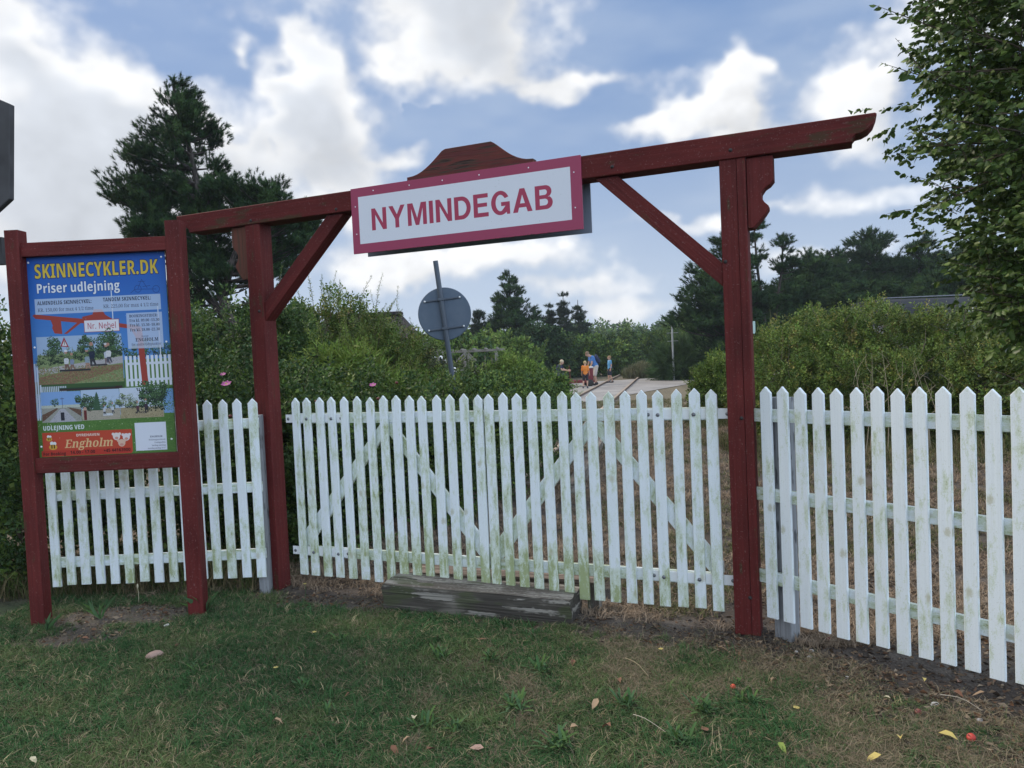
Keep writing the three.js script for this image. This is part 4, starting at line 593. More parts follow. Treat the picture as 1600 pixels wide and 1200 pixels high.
{ // the dark tree line at the right, each tree its own
  const spots = [[13.6, -38, 4.9, 1.5, 'rounded dark pine next to the tall sparse pine'], [15.6, -40, 6.4, 1.6, 'pointed dark pine in the tree line above the rosehip thicket, first peak past the gap'], [18.4, -44, 7.2, 2.2, 'bushy dark pine in the tree line directly right of its pointed neighbour'], [20.7, -44, 8.2, 2.1, 'tallest dark pine in the tree line on the horizon'], [23.2, -43.5, 7.6, 2.2, 'broad dark pine in the tree line beside the tallest one'], [25.2, -42, 7, 2.2, 'dark pine of the tree line partly hidden by the broadleaf tree'], [16.6, -36, 4.6, 2.2, 'low dark pine in front of the tree line, under the pointed pine'], [20.4, -37, 5, 2.4, 'wide low dark pine in front of the tallest pine'], [23.4, -35, 4.8, 2.3, 'low dark pine of the tree line above the grey shed roof']];
  spots.map((q) => [q[0], q[1], q[2] * 0.94, q[3], q[4]]).forEach(([x, z, h, w, label], i) => tree({
    name: 'pine_tree', label, base: [x, 0, z], seed: 40 + i, trunks: [{ pts: [[x, 0, z], [x + 0.1, h * 0.5, z], [x + 0.15, h * 0.95, z]], r0: 0.2, r1: 0.04 }],
    blobs: [[x + 0.15, h * 0.9, z, w * 0.5, h * 0.12, w * 0.5], [x - w * 0.3, h * 0.78, z, w * 0.65, h * 0.14, w * 0.6], [x + w * 0.4, h * 0.74, z, w * 0.65, h * 0.15, w * 0.6], [x - w * 0.4, h * 0.55, z, w * 0.95, h * 0.17, w * 0.8], [x + w * 0.4, h * 0.48, z, w, h * 0.18, w * 0.8], [x, h * 0.25, z, w * 1.2, h * 0.22, w]], pads: 330, padR: 0.42, per: 20, geo: farNeedles.concat(needles), cols: PINE, size: 1.1, lump: 0.4,
  }));
}
// ---------------------------------------------------------------- shrubs
const G1 = [[0.0985, 0.1667, 0.0327], [0.0749, 0.1326, 0.0283], [0.1379, 0.1989, 0.0416]], G2 = [[0.1774, 0.2651, 0.0505], [0.1379, 0.2273, 0.0416], [0.2365, 0.3031, 0.0667]], GD = [[0.0516, 0.0996, 0.0359], [0.07, 0.1235, 0.0391], [0.0412, 0.0836, 0.0293]], GY = [[0.176, 0.2162, 0.048], [0.1496, 0.2162, 0.048], [0.1143, 0.1728, 0.039], [0.2464, 0.2334, 0.0599]];
const rose = [clump(11, 10, 0.036, 0.024, 0.1), clump(12, 9, 0.04, 0.026, 0.11)], oval = [clump(13, 10, 0.05, 0.028, 0.14), clump(14, 9, 0.046, 0.026, 0.13)], slim = [clump(15, 12, 0.075, 0.011, 0.12, 0.9), clump(16, 12, 0.07, 0.012, 0.12, 0.9)], farLeaf = [clump(17, 12, 0.15, 0.09, 0.34), clump(18, 12, 0.13, 0.085, 0.3)], broom = [tuft(19, 22, 0.26, 0.006, 0.6), tuft(20, 22, 0.24, 0.006, 0.6)];
const lit = leafMat(0.3, 0.55), greyTwig = MS({ color: new THREE.Color(0.13, 0.1, 0.085), roughness: 0.9 });
shrub({ name: 'rose_bush', label: 'dark leafy rose bush at the outer end of the mossy picket fence', seed: 61, blobs: [[-4.0, 0.7, -6.3, 0.75, 0.9, 0.6], [-3.75, 1.35, -6.5, 0.5, 0.45, 0.5], [-4.5, 1.2, -6.6, 0.8, 1.0, 0.6], [-3.75, 0.5, -5.85, 0.32, 0.55, 0.3]], n: 5200, geo: rose.concat(oval), cols: G1.concat(GD), shoots: 20, mat: lit });
shrub({ name: 'rose_bush', label: 'dark rose hedge filling the space behind the notice board and its fence', seed: 62, blobs: [[-2.9, 0.65, -6.5, 1.0, 0.85, 0.7], [-2.1, 0.6, -6.6, 0.75, 0.88, 0.6], [-3.3, 0.9, -7.2, 1.0, 0.9, 0.7], [-2.4, 0.75, -7.2, 0.7, 0.9, 0.6]], n: 7600, bare: 30, geo: rose, cols: GD.concat(G1), shoots: 40, shootLen: 0.25, mat: lit });
shrub({ name: 'rose_bush', label: 'rose hedge with a pink bloom behind the gate leaf nearest the notice board', seed: 63, blobs: [[-1.75, 0.6, -6.9, 0.75, 0.78, 0.6], [-1.1, 0.55, -7.5, 0.8, 0.78, 0.6], [-1.9, 0.7, -7.7, 0.9, 0.85, 0.6], [-0.6, 0.55, -8.6, 0.8, 0.75, 0.7]], n: 8200, bare: 40, geo: rose, cols: GD.concat(G1), shoots: 45, shootLen: 0.22, mat: lit });
shrub({ name: 'rose_bush', label: 'low dark rose hedge around the foot of the round sign', seed: 64, blobs: [[-0.2, 0.5, -10, 0.9, 0.72, 0.7], [-1.4, 0.6, -9.7, 0.9, 0.8, 0.7], [0.15, 0.55, -11.4, 0.85, 0.75, 0.7], [-0.9, 0.6, -11.4, 1, 0.8, 0.8]], n: 7000, geo: rose, cols: GD.concat(G1), size: 1.1, shoots: 35, shootLen: 0.25 });
shrub({ name: 'broadleaf_shrub', label: 'rounded dark green shrub between the notice board and the gateway post', seed: 65, blobs: [[-3.3, 1.5, -9.2, 0.75, 0.85, 0.7], [-3.9, 1.3, -9.3, 0.7, 1.1, 0.6], [-2.8, 1.6, -9.4, 0.6, 0.75, 0.6], [-3.3, 0.6, -9, 0.9, 0.6, 0.7]], n: 6500, geo: oval, cols: G1.concat(GD), shoots: 40, mat: lit });
shrub({ name: 'broadleaf_shrub', label: 'tall loose shrub with thin upright twigs under the gateway brace', seed: 66, blobs: [[-2.35, 1.6, -10.2, 0.6, 0.95, 0.6], [-1.95, 1.4, -10.3, 0.6, 0.85, 0.6], [-2.7, 1.5, -10.3, 0.6, 0.9, 0.6], [-1.5, 1.15, -10.6, 0.7, 0.85, 0.6], [-2.1, 0.7, -10, 1, 0.6, 0.6]], n: 7800, geo: oval, cols: GY.concat(G1, G1), shoots: 120, shootLen: 0.5, shootN: 9, size: 0.85, mat: lit });
shrub({ name: 'broadleaf_shrub', label: 'greyish green scrub below the thatched roof', seed: 67, blobs: [[-2.6, 1.1, -15.8, 1.0, 1.15, 0.8], [-2.2, 0.95, -16, 0.8, 1.0, 0.8], [-2.25, 1.45, -16.4, 0.45, 0.5, 0.5], [-2.9, 1.6, -16.4, 0.5, 0.75, 0.5], [-3.3, 1.3, -16, 0.9, 1.4, 0.8], [-1.3, 0.7, -16.4, 0.9, 0.75, 0.8]], n: 7000, geo: oval, cols: [[0.085, 0.095, 0.04], [0.065, 0.08, 0.035], [0.05, 0.07, 0.03]], size: 1.25, shoots: 90, shootLen: 0.5 });
shrub({ name: 'feathery_shrub', label: 'light green feathery shrub bowing over the rose hedge behind the gate', seed: 68, blobs: [[-1.9, 1.05, -8.7, 0.5, 0.72, 0.45], [-1.45, 0.85, -8.8, 0.5, 0.55, 0.45], [-1.05, 0.65, -9.0, 0.45, 0.5, 0.4]], n: 3600, geo: slim, cols: G2, shoots: 120, shootLen: 0.4, shootN: 8, size: 1.1, up: 0.1, mat: lit });
shrub({ name: 'broom_bush', label: 'pale green broom bush with upright whips behind the round sign', seed: 69, blobs: [[-0.05, 0.8, -17, 0.85, 0.72, 0.7], [0.65, 0.62, -17, 0.65, 0.55, 0.6], [-0.7, 0.62, -16.6, 0.6, 0.55, 0.6]], n: 5200, geo: slim.concat(oval), cols: G2.concat(G1), size: 1.2, shoots: 60, shootLen: 0.3 });
shrub({ name: 'rose_bush', label: 'dark rose bush at the edge of the concrete road beside the children', seed: 70, blobs: [[0.4, 0.45, -14.6, 0.75, 0.55, 0.7], [0.7, 0.6, -15.2, 0.5, 0.62, 0.5], [-0.3, 0.5, -14, 0.8, 0.6, 0.7]], n: 5000, geo: rose.concat(oval), cols: GD.concat(G1), size: 1.4, shoots: 30, shootLen: 0.25 });
shrub({ name: 'broom_bush', label: 'dark broom bush with upright green tips beside the crossing road', seed: 71, blobs: [[8.7, 0.7, -39, 1.2, 0.85, 1], [9.9, 0.8, -39.6, 1.1, 0.9, 1]], n: 2600, geo: broom, cols: GD, size: 2, shoots: 40, shootLen: 0.5 });
shrub({ name: 'rosehip_bush', label: 'small round leafy bush where the track bends behind the gateway post', seed: 72, blobs: [[4.35, 0.65, -16.2, 0.6, 0.72, 0.6], [4.9, 0.7, -16.3, 0.7, 0.8, 0.6]], n: 3600, geo: oval, cols: G1.concat(G2), size: 1.2, shoots: 40, shootLen: 0.3, mat: lit });
shrub({ name: 'rosehip_thicket', label: 'wide yellowish green rosehip thicket behind the clean picket fence', cat: 'thicket', seed: 73, blobs: [[4.5, 0.95, -12.9, 0.95, 0.9, 0.9], [5.4, 1.1, -13.2, 1.1, 1.05, 0.9], [6.4, 1.15, -13.2, 1.1, 1.08, 0.9], [7.4, 1.1, -12.7, 1.1, 1.04, 0.9], [8.4, 1.05, -12.2, 1.1, 1.02, 0.9], [9.3, 1.0, -12.0, 1.0, 1.0, 0.9], [4.4, 0.7, -12.1, 0.8, 0.72, 0.6], [5.3, 0.75, -12.1, 1.0, 0.78, 0.6], [6.3, 0.75, -11.9, 1.0, 0.78, 0.6], [7.2, 0.75, -11.4, 1.0, 0.78, 0.6], [8.1, 0.75, -11.0, 1.0, 0.8, 0.6], [9.0, 0.8, -10.8, 1.0, 0.85, 0.6]], size: 0.95, n: 31000, geo: rose.concat(oval, oval), cols: GY.concat(G1, G2), shoots: 130, shootLen: 0.32, mat: lit, stems: 40, stemR: 0.012, bare: 190, stemMat: greyTwig });
// far hedge masses, each a bush of its own
[[6.4, -62, 2.6, 1.7, 'far hedge bush directly above the child in blue'], [9.3, -63, 3.0, 2.0, 'far hedge bush beside the low gap in the horizon'], [12.6, -60, 3.3, 2.3, 'far leafy bush behind the slim pole'], [15.2, -56, 3.8, 2.4, 'far leafy bush touching the dense pine'], [3.4, -56, 2.8, 2.1, 'far dark bush under the ragged spruces'], [1.4, -47, 3.4, 1.9, 'very dark round bush at the foot of the lone pine'], [-1.2, -40, 2.6, 2.2, 'dark bush behind the wooden pergola'], [-3.6, -38, 2.8, 2.4, 'dark bush beside the thatched house'], [-7.6, -21.6, 3.3, 2.0, 'dark bush under the leaning pine trunks'], [-12.5, -26, 2.6, 2.8, 'dark bush far out beyond the notice board'], [5.2, -50, 2.4, 2.2, 'green bush behind the adult with the backpack'], [13.5, -47, 2.6, 2.0, 'green bush between the slim pole and the broom']].forEach(([x, z, h, w, label], i) => shrub({
  name: 'hedge_bush', label, seed: 90 + i, blobs: [[x, h * 0.5, z, w, h * 0.5, w * 0.8], [x - w * 0.6, h * 0.4, z, w * 0.7, h * 0.42, w * 0.6], [x + w * 0.6, h * 0.42, z, w * 0.7, h * 0.45, w * 0.6]], n: 1500, geo: farLeaf, cols: i === 5 ? PINE : i % 3 ? GD.concat(G1) : G1, size: 1.25, shoots: 25, shootLen: 0.7, shootR: 0.015, stemR: 0.05, lump: 0.5,
}));
{ // far skyline wood: reads as one mass
  const g = new THREE.Group(); g.name = 'distant_wood'; g.position.set(0, 0, -150); tag(g, 'low bluish wood along the far horizon', 'wood'); g.userData.kind = 'stuff'; scene.add(g);
  const r = rng(6), blobs = Array.from({ length: 70 }, (_, i) => [-115 + i * 3.5 + r() * 2, 2.2, r() * 12 - (Math.abs(i - 35) * 0.6), 3.6, 2.4 + r() * 2.4, 3]);
  const items = sampleBlobs(blobs, 12000, r, 0.3, 0.6).map((s) => ({ p: s.p, d: jit(s.d, r, 1, 0.5), s: 4 + r() * 2.4 })); scatter(g, 'leaves', farLeaf[0], leafPlain, items, pick(GD.concat(G1)));
}
{ // pale dune grass by the road
  const r = rng(9), t = thing('dune_grass', 'tussock of pale dune grass beside the far end of the road', 'grass tussock', [7.4, 0, -43.5]);
  const items = Array.from({ length: 420 }, () => { const a = r() * 6.28, q = Math.sqrt(r()); return { p: new V3(Math.cos(a) * q * 1.1, 0, Math.sin(a) * q * 0.7), d: jit(UP, r, 0.9, 1), s: (1 + r() * 0.9) * (1.15 - 0.5 * q) }; }); scatter(t, 'leaves', tuft(33, 16, 0.4, 0.012, 0.45), leafPlain, items, pick([[0.2, 0.21, 0.12], [0.14, 0.16, 0.08], [0.24, 0.22, 0.13]]));
}
// ---------------------------------------------------------------- the near broadleaf tree at the right
{
  const r = rng(404), base = [4.9, 0, -5.9], t = thing('broadleaf_tree', 'near broadleaf tree reaching in from the edge with thin leafy twigs against the sky', 'tree', base);
  const L = (x, y, z) => new V3(x - base[0], y - base[1], z - base[2]), bark = barkMat, limbs = [], big = [], small = [];
  part('trunk', tube([L(4.9, -0.1, -5.9), L(4.8, 1.4, -5.8), L(4.85, 3, -5.7), L(4.7, 5, -5.6)], 0.13, 0.04, 9, 8), bark, t);
  const ends = [[2.42, 3.74, -5.0], [2.62, 3.82, -4.95], [2.86, 3.62, -5], [2.46, 3.37, -5.0], [2.72, 3.3, -5], [2.86, 3.16, -5.05], [2.84, 2.98, -4.95], [2.58, 2.84, -5.05], [2.76, 2.62, -5], [2.7, 2.42, -5], [2.86, 2.3, -5.05], [2.86, 2.08, -5], [2.9, 1.9, -4.95], [3.0, 1.72, -4.9], [3.12, 1.52, -4.75], [3.22, 1.4, -4.6], [3.3, 1.3, -4.5], [2.9, 4.2, -5], [3.3, 4.6, -5.2], [3.0, 3.0, -4.7], [3.1, 2.5, -4.6], [3.2, 2.0, -4.5], [3.2, 3.5, -4.7], [3.0, 1.2, -4.7], [3.5, 1.15, -4.7]];
  const leafCols = [[0.0644, 0.1176, 0.0245], [0.0836, 0.1384, 0.0286], [0.0541, 0.0969, 0.0224], [0.103, 0.1592, 0.0306]];
  const spray = (a, e, n, store, sc = 1) => {      // leaves alternating along a twig
    const d = e.clone().sub(a), len = d.length(); d.normalize(); const side = new V3().crossVectors(d, UP).normalize();
    for (let i = 0; i < n; i++) {
      const f = 0.15 + 0.85 * (i + r() * 0.5) / n, p = a.clone().lerp(e, Math.min(1, f)); p.y -= f * (1 - f) * len * 0.1; const k = i % 2 ? 1 : -1;
      store.push({ p, d: new V3(d.x * 0.55 + side.x * k * 0.7 + (r() - 0.5) * 0.7, d.y * 0.5 - 0.35 + (r() - 0.5) * 0.9, d.z * 0.55 + side.z * k * 0.7 + (r() - 0.5) * 0.7).normalize(), s: sc * (0.6 + r() * 0.55) * (f > 0.9 ? 0.7 : 1) });
    }
  };
  const twig = (a, e, r0) => { const m = a.clone().lerp(e, 0.5); m.y += a.distanceTo(e) * 0.06; limbs.push(tube([a, m, e], r0, r0 * 0.3, 4, 4)); };
  ends.forEach((q, i) => {
    const e = L(...q), s = L(4.75, clamp(q[1] - 1.0 + r() * 1.3, 0.9, 4.4), -5.7), k1 = s.clone().lerp(e, 0.5).add(new V3((r() - 0.5) * 0.3, (r() - 0.25) * 0.4, 0.1 + (r() - 0.5) * 0.3)); limbs.push(tube([s, k1, e.clone().lerp(k1, 0.35), e], 0.02, 0.0012, 5, 8));
    const outer = i < 17; spray(k1.clone().lerp(e, 0.25), e, 36, outer ? big : small, outer ? 1.15 : 1);
    for (let j = 0; j < 9; j++) { const f = 0.25 + 0.68 * (j / 9), a = f < 0.5 ? s.clone().lerp(k1, f * 2) : k1.clone().lerp(e, f * 2 - 1), l = (0.62 - 0.42 * f) * (0.7 + r() * 0.6), d = e.clone().sub(s).normalize().add(new V3((r() - 0.5) * 1.5, (r() - 0.42) * 1.6, (r() - 0.5) * 1.5)).normalize(), b = a.clone().addScaledVector(d, l); twig(a, b, 0.005); spray(a, b, 11, outer && f > 0.62 && r() < 0.7 ? big : small); }
  });
  const blobs = [[4.3, 3.5, -5.7, 1.3, 1.2, 1], [4.15, 2.5, -5.4, 1.15, 1, 0.9], [4.15, 1.85, -5.2, 1.1, 0.7, 0.8], [4.5, 4.5, -5.8, 1.5, 1.1, 1.2], [5.4, 2.8, -5.6, 1.2, 2, 1.2], [3.62, 2.95, -5.1, 0.72, 0.75, 0.6], [3.5, 2.0, -4.85, 0.55, 0.6, 0.5], [3.55, 3.65, -5.3, 0.75, 0.6, 0.5], [3.7, 1.6, -4.6, 0.5, 0.4, 0.4]].map((b) => [b[0] + 0.17 - base[0], b[1], b[2] - base[2], b[3], b[4], b[5]]);
  for (const s of sampleBlobs(blobs, 7600, r, 0.5, 0.36, 2.6, -0.4)) { const d = jit(s.d, r, 1.2, 0.1), e = s.p.clone().addScaledVector(d, 0.2); if (r() < 0.15) twig(s.p, e, 0.003); spray(s.p, e, 12, small); }
  stuff(part('branches', merge(limbs), twigMat, t));
  const lg = [leafGeo(0.058, 0.035, 0.3, 0.15), leafGeo(0.052, 0.031, 0.15, 0.25), leafGeo(0.064, 0.038, 0.35, 0.08)], mats = leafCols.map((c) => new THREE.MeshPhysicalMaterial({ color: new THREE.Color(...c), roughness: 0.42, specularIntensity: 0.6, transmission: 0.25, thickness: 0, side: THREE.DoubleSide }));
  const yellow = new THREE.MeshPhysicalMaterial({ color: new THREE.Color(0.42, 0.27, 0.04), roughness: 0.5, transmission: 0.3, thickness: 0, side: THREE.DoubleSide });
  for (let i = big.length - 1; i > 0; i--) { const j = Math.floor(r() * (i + 1)); [big[i], big[j]] = [big[j], big[i]]; }
  big.slice(0, 300).forEach((it, i) => { const m = part('leaf', lg[i % 3], mats[Math.floor(r() * 4)], t); m.position.copy(it.p); m.quaternion.copy(Q(it.d)).multiply(new THREE.Quaternion().setFromAxisAngle(UP, r() * 6.28)); m.scale.setScalar(it.s); });
  [[3.72, 2.98, -4.6], [3.7, 3.1, -4.6], [3.6, 2.78, -4.65], [3.78, 3.02, -4.55]].forEach((p, i) => { const m = part('leaf', lg[i % 3], yellow, t, 'yellowed leaf'); m.position.copy(L(...p)); m.rotation.set(2.4 + i * 0.4, i, 0.5 - i * 0.3); m.scale.setScalar(1.2); });
  scatter(t, 'crown', lg[0], new THREE.MeshPhysicalMaterial({ color: 0xffffff, roughness: 0.45, specularIntensity: 0.5, transmission: 0.22, thickness: 0, side: THREE.DoubleSide }), small.concat(big.slice(300)), pick(leafCols, 0.25));
}
// ---------------------------------------------------------------- lawn and dry grass
{
  const blade = (seed, n, h, w, splay, R) => { const r = rng(seed), pos = []; for (let i = 0; i < n; i++) { const a = r() * 6.28, x0 = (r() - 0.5) * R, z0 = (r() - 0.5) * R, l = h * (0.45 + r() * 0.75), sp = splay * (0.3 + r()), cx = Math.cos(a), cz = Math.sin(a), ww = w * (0.7 + r() * 0.6), P = (f, k) => [x0 + cx * sp * l * f * f - cz * ww * k, l * f * (1 - 0.35 * sp * f), z0 + cz * sp * l * f * f + cx * ww * k]; const b0 = P(0, 0.5), b1 = P(0, -0.5), m0 = P(0.55, 0.4), m1 = P(0.55, -0.4), t = P(1, 0); pos.push(...b0, ...b1, ...m0, ...b1, ...m1, ...m0, ...m0, ...m1, ...t); } const g = new THREE.BufferGeometry(); g.setAttribute('position', new THREE.Float32BufferAttribute(pos, 3)); g.computeVertexNormals(); return g; };
  const field = (name, label, geo, n, place, col, seed, tilt = 0.35) => {
    const r = rng(seed), items = []; let g = 0;
    while (items.length < n && g++ < n * 8) { const q = place(r); if (!q) continue; items.push({ p: new V3(q[0], groundY(q[0], q[1]) - 0.003, q[1]), d: jit(UP, r, tilt, 0.6), s: q[2], k: q }); }
    const t = new THREE.Group(); t.name = numbered(name); tag(t, label, 'grass'); t.userData.kind = 'stuff'; scene.add(t); scatter(t, 'blades', geo, bladeMat, items, (rr, it) => col(rr, it.k)); return t;
  };
  const front = (x, z) => gateD(x, z) > -0.02 || fenceS(x, z) > 0 || z > -5.35;
  const spot = (r) => { const x = -3.5 + r() * 6.1, z = -6.0 + r() * 3.5; return [x, z]; };
  const onFront = (x, z) => (gateS(x, z) > 0 && fenceS(x, z) < 0 ? gateD(x, z) > 0 : fenceS(x, z) >= 0 ? fenceD(x, z) > 0 : true);
  field('lawn_grass', 'short green lawn grass in front of the gate', blade(1, 8, 0.043, 0.0032, 1.1, 0.035), 62000, (r) => { const [x, z] = spot(r); if (!onFront(x, z)) return null; const s = soil(x, z); if (r() < s * 1.08) return null; const d = dry(x, z); if (r() < d * 0.72) return null; return [x, z, (0.5 + r() * 0.6) * (1 - d * 0.35) * (r() < 0.06 ? 1.5 : 1)]; }, (r, q) => { const k = 0.75 + r() * 0.55, y = r(); return y < 0.08 ? [0.27 * k, 0.23 * k, 0.14 * k] : mix3([0.038 * k, 0.092 * k, 0.034 * k], [0.078 * k, 0.118 * k, 0.046 * k], sstep(-0.2, 0.35, fbm(q[0] * 3, 8, q[1] * 3, 3) + (y - 0.5) * 0.4)); }, 71);
  field('dry_grass', 'straw coloured dead grass thatch in the lawn', blade(2, 6, 0.045, 0.0026, 1.7, 0.05), 46000, (r) => { const [x, z] = spot(r); if (!onFront(x, z)) return null; const s = soil(x, z), d = dry(x, z); if (r() < s * 0.85) return null; if (r() > 0.12 + d) return null; return [x, z, 0.55 + r() * 0.6]; }, (r) => { const k = 0.6 + r() * 0.7; return r() < 0.25 ? [0.085 * k, 0.11 * k, 0.05 * k] : [0.21 * k, 0.172 * k, 0.12 * k]; }, 72, 0.9);
  field('dry_grass', 'brown dead grass and litter on the ground behind the gate', blade(3, 7, 0.07, 0.005, 1.5, 0.09), 42000, (r) => { const z = -4.0 - Math.pow(r(), 1.7) * 21, x = -3 + r() * 12 * (0.35 + (-z) / 22); if (behind(x, z) < 0.05 || x < -3.2 + (-z - 5) * 0.18 && z < -5.5 || z < -24) return null; if (fbm(x * 3, 2, z * 3, 3) < -0.28) return null; return [x, z, (0.5 + r() * 0.6) * (1 + (-z - 5) * 0.06)]; }, (r, q) => { const k = 0.6 + r() * 0.7, gr = fbm(q[0] * 0.8, 5, q[1] * 0.8, 4) > 0.12 || q[1] < -15; return gr && r() < 0.6 ? [0.11 * k, 0.12 * k, 0.052 * k] : [0.27 * k, 0.21 * k, 0.155 * k]; }, 73, 0.9);
  field('verge_grass', 'rough green grass along the foot of the thicket and behind the far fence', blade(4, 8, 0.3, 0.006, 0.9, 0.12), 5200, (r) => { const a = r(); let x, z; if (a < 0.62) { x = 3.2 + r() * 5.6; z = -12.2 + (x - 4) * 0.25 + r() * 1.5 * r() + (r() < 0.25 ? r() * 2.5 : 0); if (behind(x, z) < 0.9) return null; } else if (a < 0.85) { x = -4.6 + r() * 3; z = -5.5 - r() * 0.7; if (x > -1.9) return null; } else { x = 3.6 + r() * 2.4; z = -14.8 - r() * 1.5; } return [x, z, 0.4 + r() * 0.7]; }, (r) => { const k = 0.6 + r() * 0.7; return r() < 0.4 ? [0.17 * k, 0.14 * k, 0.08 * k] : [0.075 * k, 0.1 * k, 0.035 * k]; }, 74, 0.5);
  // litter: crumbs of bark, straw and leaf on the bare soil
  const r = rng(75), items = []; let g = 0; while (items.length < 14000 && g++ < 150000) { const [x, z] = spot(r), s = soil(x, z); if (r() > s || !onFront(x, z) && r() < 0.5) continue; const wt = fenceS(x, z) > -0.3 ? 1 : 0.45; if (r() > wt) continue; const a = r() * 6.283; items.push({ p: new V3(x, groundY(x, z) + 0.004, z), d: new V3(Math.cos(a), (r() - 0.35) * 0.5, Math.sin(a)).normalize(), s: 0.45 + Math.pow(r(), 3) * 1.7 }); }
  const t = new THREE.Group(); t.name = 'soil_litter'; tag(t, 'crumbs of bark, straw and leaf on the bare soil below the fences', 'litter'); t.userData.kind = 'stuff'; scene.add(t); scatter(t, 'crumbs', leafLite(0.022, 0.011, 0.5), leafPlain, items, pick([[0.08, 0.055, 0.038], [0.16, 0.11, 0.07], [0.05, 0.038, 0.03], [0.22, 0.17, 0.12], [0.11, 0.06, 0.035]]));
}
// ---------------------------------------------------------------- small things on the lawn
const onG = (x, z) => [x, groundY(x, z), z];
{
  const strap = (L, W, bend) => { const pos = [], idx = [], n = 6; for (let i = 0; i <= n; i++) { const f = i / n, w = W * Math.sin(Math.PI * (0.1 + 0.87 * f)) * 0.5, x = L * f * Math.cos(bend * f * 0.7), y = L * Math.sin(f * 1.9) * 0.35 * bend + 0.012; pos.push(x, y, -w, x, y - w * 0.25, 0, x, y, w); } for (let i = 0; i < n; i++) { const a = i * 3; idx.push(a, a + 1, a + 4, a, a + 4, a + 3, a + 1, a + 2, a + 5, a + 1, a + 5, a + 4); } const g = new THREE.BufferGeometry(); g.setAttribute('position', new THREE.Float32BufferAttribute(pos, 3)); g.setIndex(idx); g.computeVertexNormals(); return g; };
  const leaves = [strap(0.07, 0.009, 0.9), strap(0.055, 0.008, 0.5), strap(0.08, 0.01, 1.2), strap(0.045, 0.009, 0.4)], greens = [[0.06, 0.13, 0.045], [0.085, 0.16, 0.045], [0.07, 0.135, 0.06]].map((c) => new THREE.MeshPhysicalMaterial({ color: new THREE.Color(...c), roughness: 0.8, specularIntensity: 0.3, transmission: 0.2, thickness: 0, side: THREE.DoubleSide }));
  const weed = (x, z, n, s, seed, label) => { const r = rng(seed), t = thing('weed_rosette', label, 'weed', onG(x, z), r() * 6); n = Math.round(n * 2.4); for (let i = 0; i < n; i++) { const m = part('leaf', leaves[Math.floor(r() * 4)], greens[Math.floor(r() * 3)], t); m.rotation.set(0, i * 2.4 + r(), (r() - 0.35) * 0.9, 'YXZ'); m.scale.setScalar(s * (0.75 + r() * 0.75)); m.position.set((r() - 0.5) * 0.07 * s, 0, (r() - 0.5) * 0.07 * s); } return t; };
  [[-0.45, -4.07, 15, 1, 'weed rosette on the lawn straight in front of the grey baulk, near its middle'], [-0.17, -3.99, 13, 0.9, 'small spiky weed rosette just right of the one before the baulk'], [0.08, -3.82, 18, 1, 'wide weed patch in front of the right half of the grey baulk'], [-0.05, -3.41, 20, 1.05, 'bright green weed clump in the middle of the lawn'], [-0.44, -3.3, 14, 0.95, 'weed beside a pale leaf, left of the bright green clump'], [-0.31, -3.24, 13, 0.9, 'weed touching the brown leaves below the middle of the lawn'], [0.45, -3.41, 17, 1, 'weed beside a broken brown leaf, right of the lawn middle'], [1.0, -3.4, 16, 0.9, 'bright green weed below the small red apple'], [0.78, -3.32, 22, 1.1, 'large spreading weed left of the one below the apple'], [0.12, -3.08, 22, 1.05, 'spreading weed at the front edge of the lawn, near the middle'], [0.62, -3.06, 18, 1, 'dark weed at the front edge under the large spreading weed'], [1.0, -3.58, 9, 0.6, 'tiny weed directly behind the small red apple'], [-1.1, -3.75, 12, 0.8, 'weed next to the curled bark piece'], [-0.9, -3.45, 14, 0.8, 'low weed by the tan leaf on the left lawn'], [-1.75, -4.02, 12, 0.8, 'weed growing beside the bark flake'], [-1.05, -4.35, 14, 0.9, 'weed on the lawn below the red gateway post']].forEach((a, i) => weed(...a.slice(0, 4), 500 + i, a[4]));
  const plantain = (x, z, n, s, seed, label) => { const r = rng(seed), t = thing('plantain_plant', label, 'plant', onG(x, z), 0.4); for (let i = 0; i < n; i++) { const m = part('leaf', leafGeo(0.19, 0.032, 0.3, 0.25), greens[i % 3], t); m.rotation.set((r() - 0.5) * 1.3, r() * 6, (r() - 0.5) * 2.2, 'YXZ'); m.scale.setScalar(s * (0.6 + r() * 0.6)); } };
  plantain(-2.72, -4.9, 9, 0.85, 31, 'long leaved plantain growing on the bare soil mound between the board posts'); plantain(-2.06, -4.97, 7, 1, 32, 'broad plantain leaf standing against the foot of the board post'); plantain(-3.0, -4.78, 8, 0.7, 33, 'plantain at the foot of the outer board post');

  // fallen leaves
  const curl = (L, W, seed) => { const g = leafGeo(L, W, 0.55, 0.3), p = g.attributes.position; for (let i = 0; i < p.count; i++) p.setZ(i, p.getZ(i) + Math.sin(p.getY(i) / L * 3 + seed) * L * 0.14 + Math.abs(p.getX(i)) * 0.35 * Math.sin(seed * 3)); g.rotateX(-Math.PI / 2); g.translate(0, 0.012, 0); g.computeVertexNormals(); return g; };
  const lm = (c) => new THREE.MeshPhysicalMaterial({ color: new THREE.Color(...c), roughness: 0.75, transmission: 0.1, thickness: 0, side: THREE.DoubleSide }), tan = lm([0.34, 0.23, 0.14]), brown = lm([0.17, 0.075, 0.04]), pale = lm([0.5, 0.46, 0.32]), yel = lm([0.5, 0.4, 0.12]), lime = lm([0.2, 0.27, 0.05]), pink = lm([0.36, 0.23, 0.19]);
  const leafOn = (x, z, m, L, label, i) => { const t = solo('fallen_leaf', curl(L, L * 0.55, i), m, label, 'leaf', onG(x, z), i * 1.9); t.position.y += 0.018; t.rotation.z = Math.sin(i * 5) * 0.25; return t; };
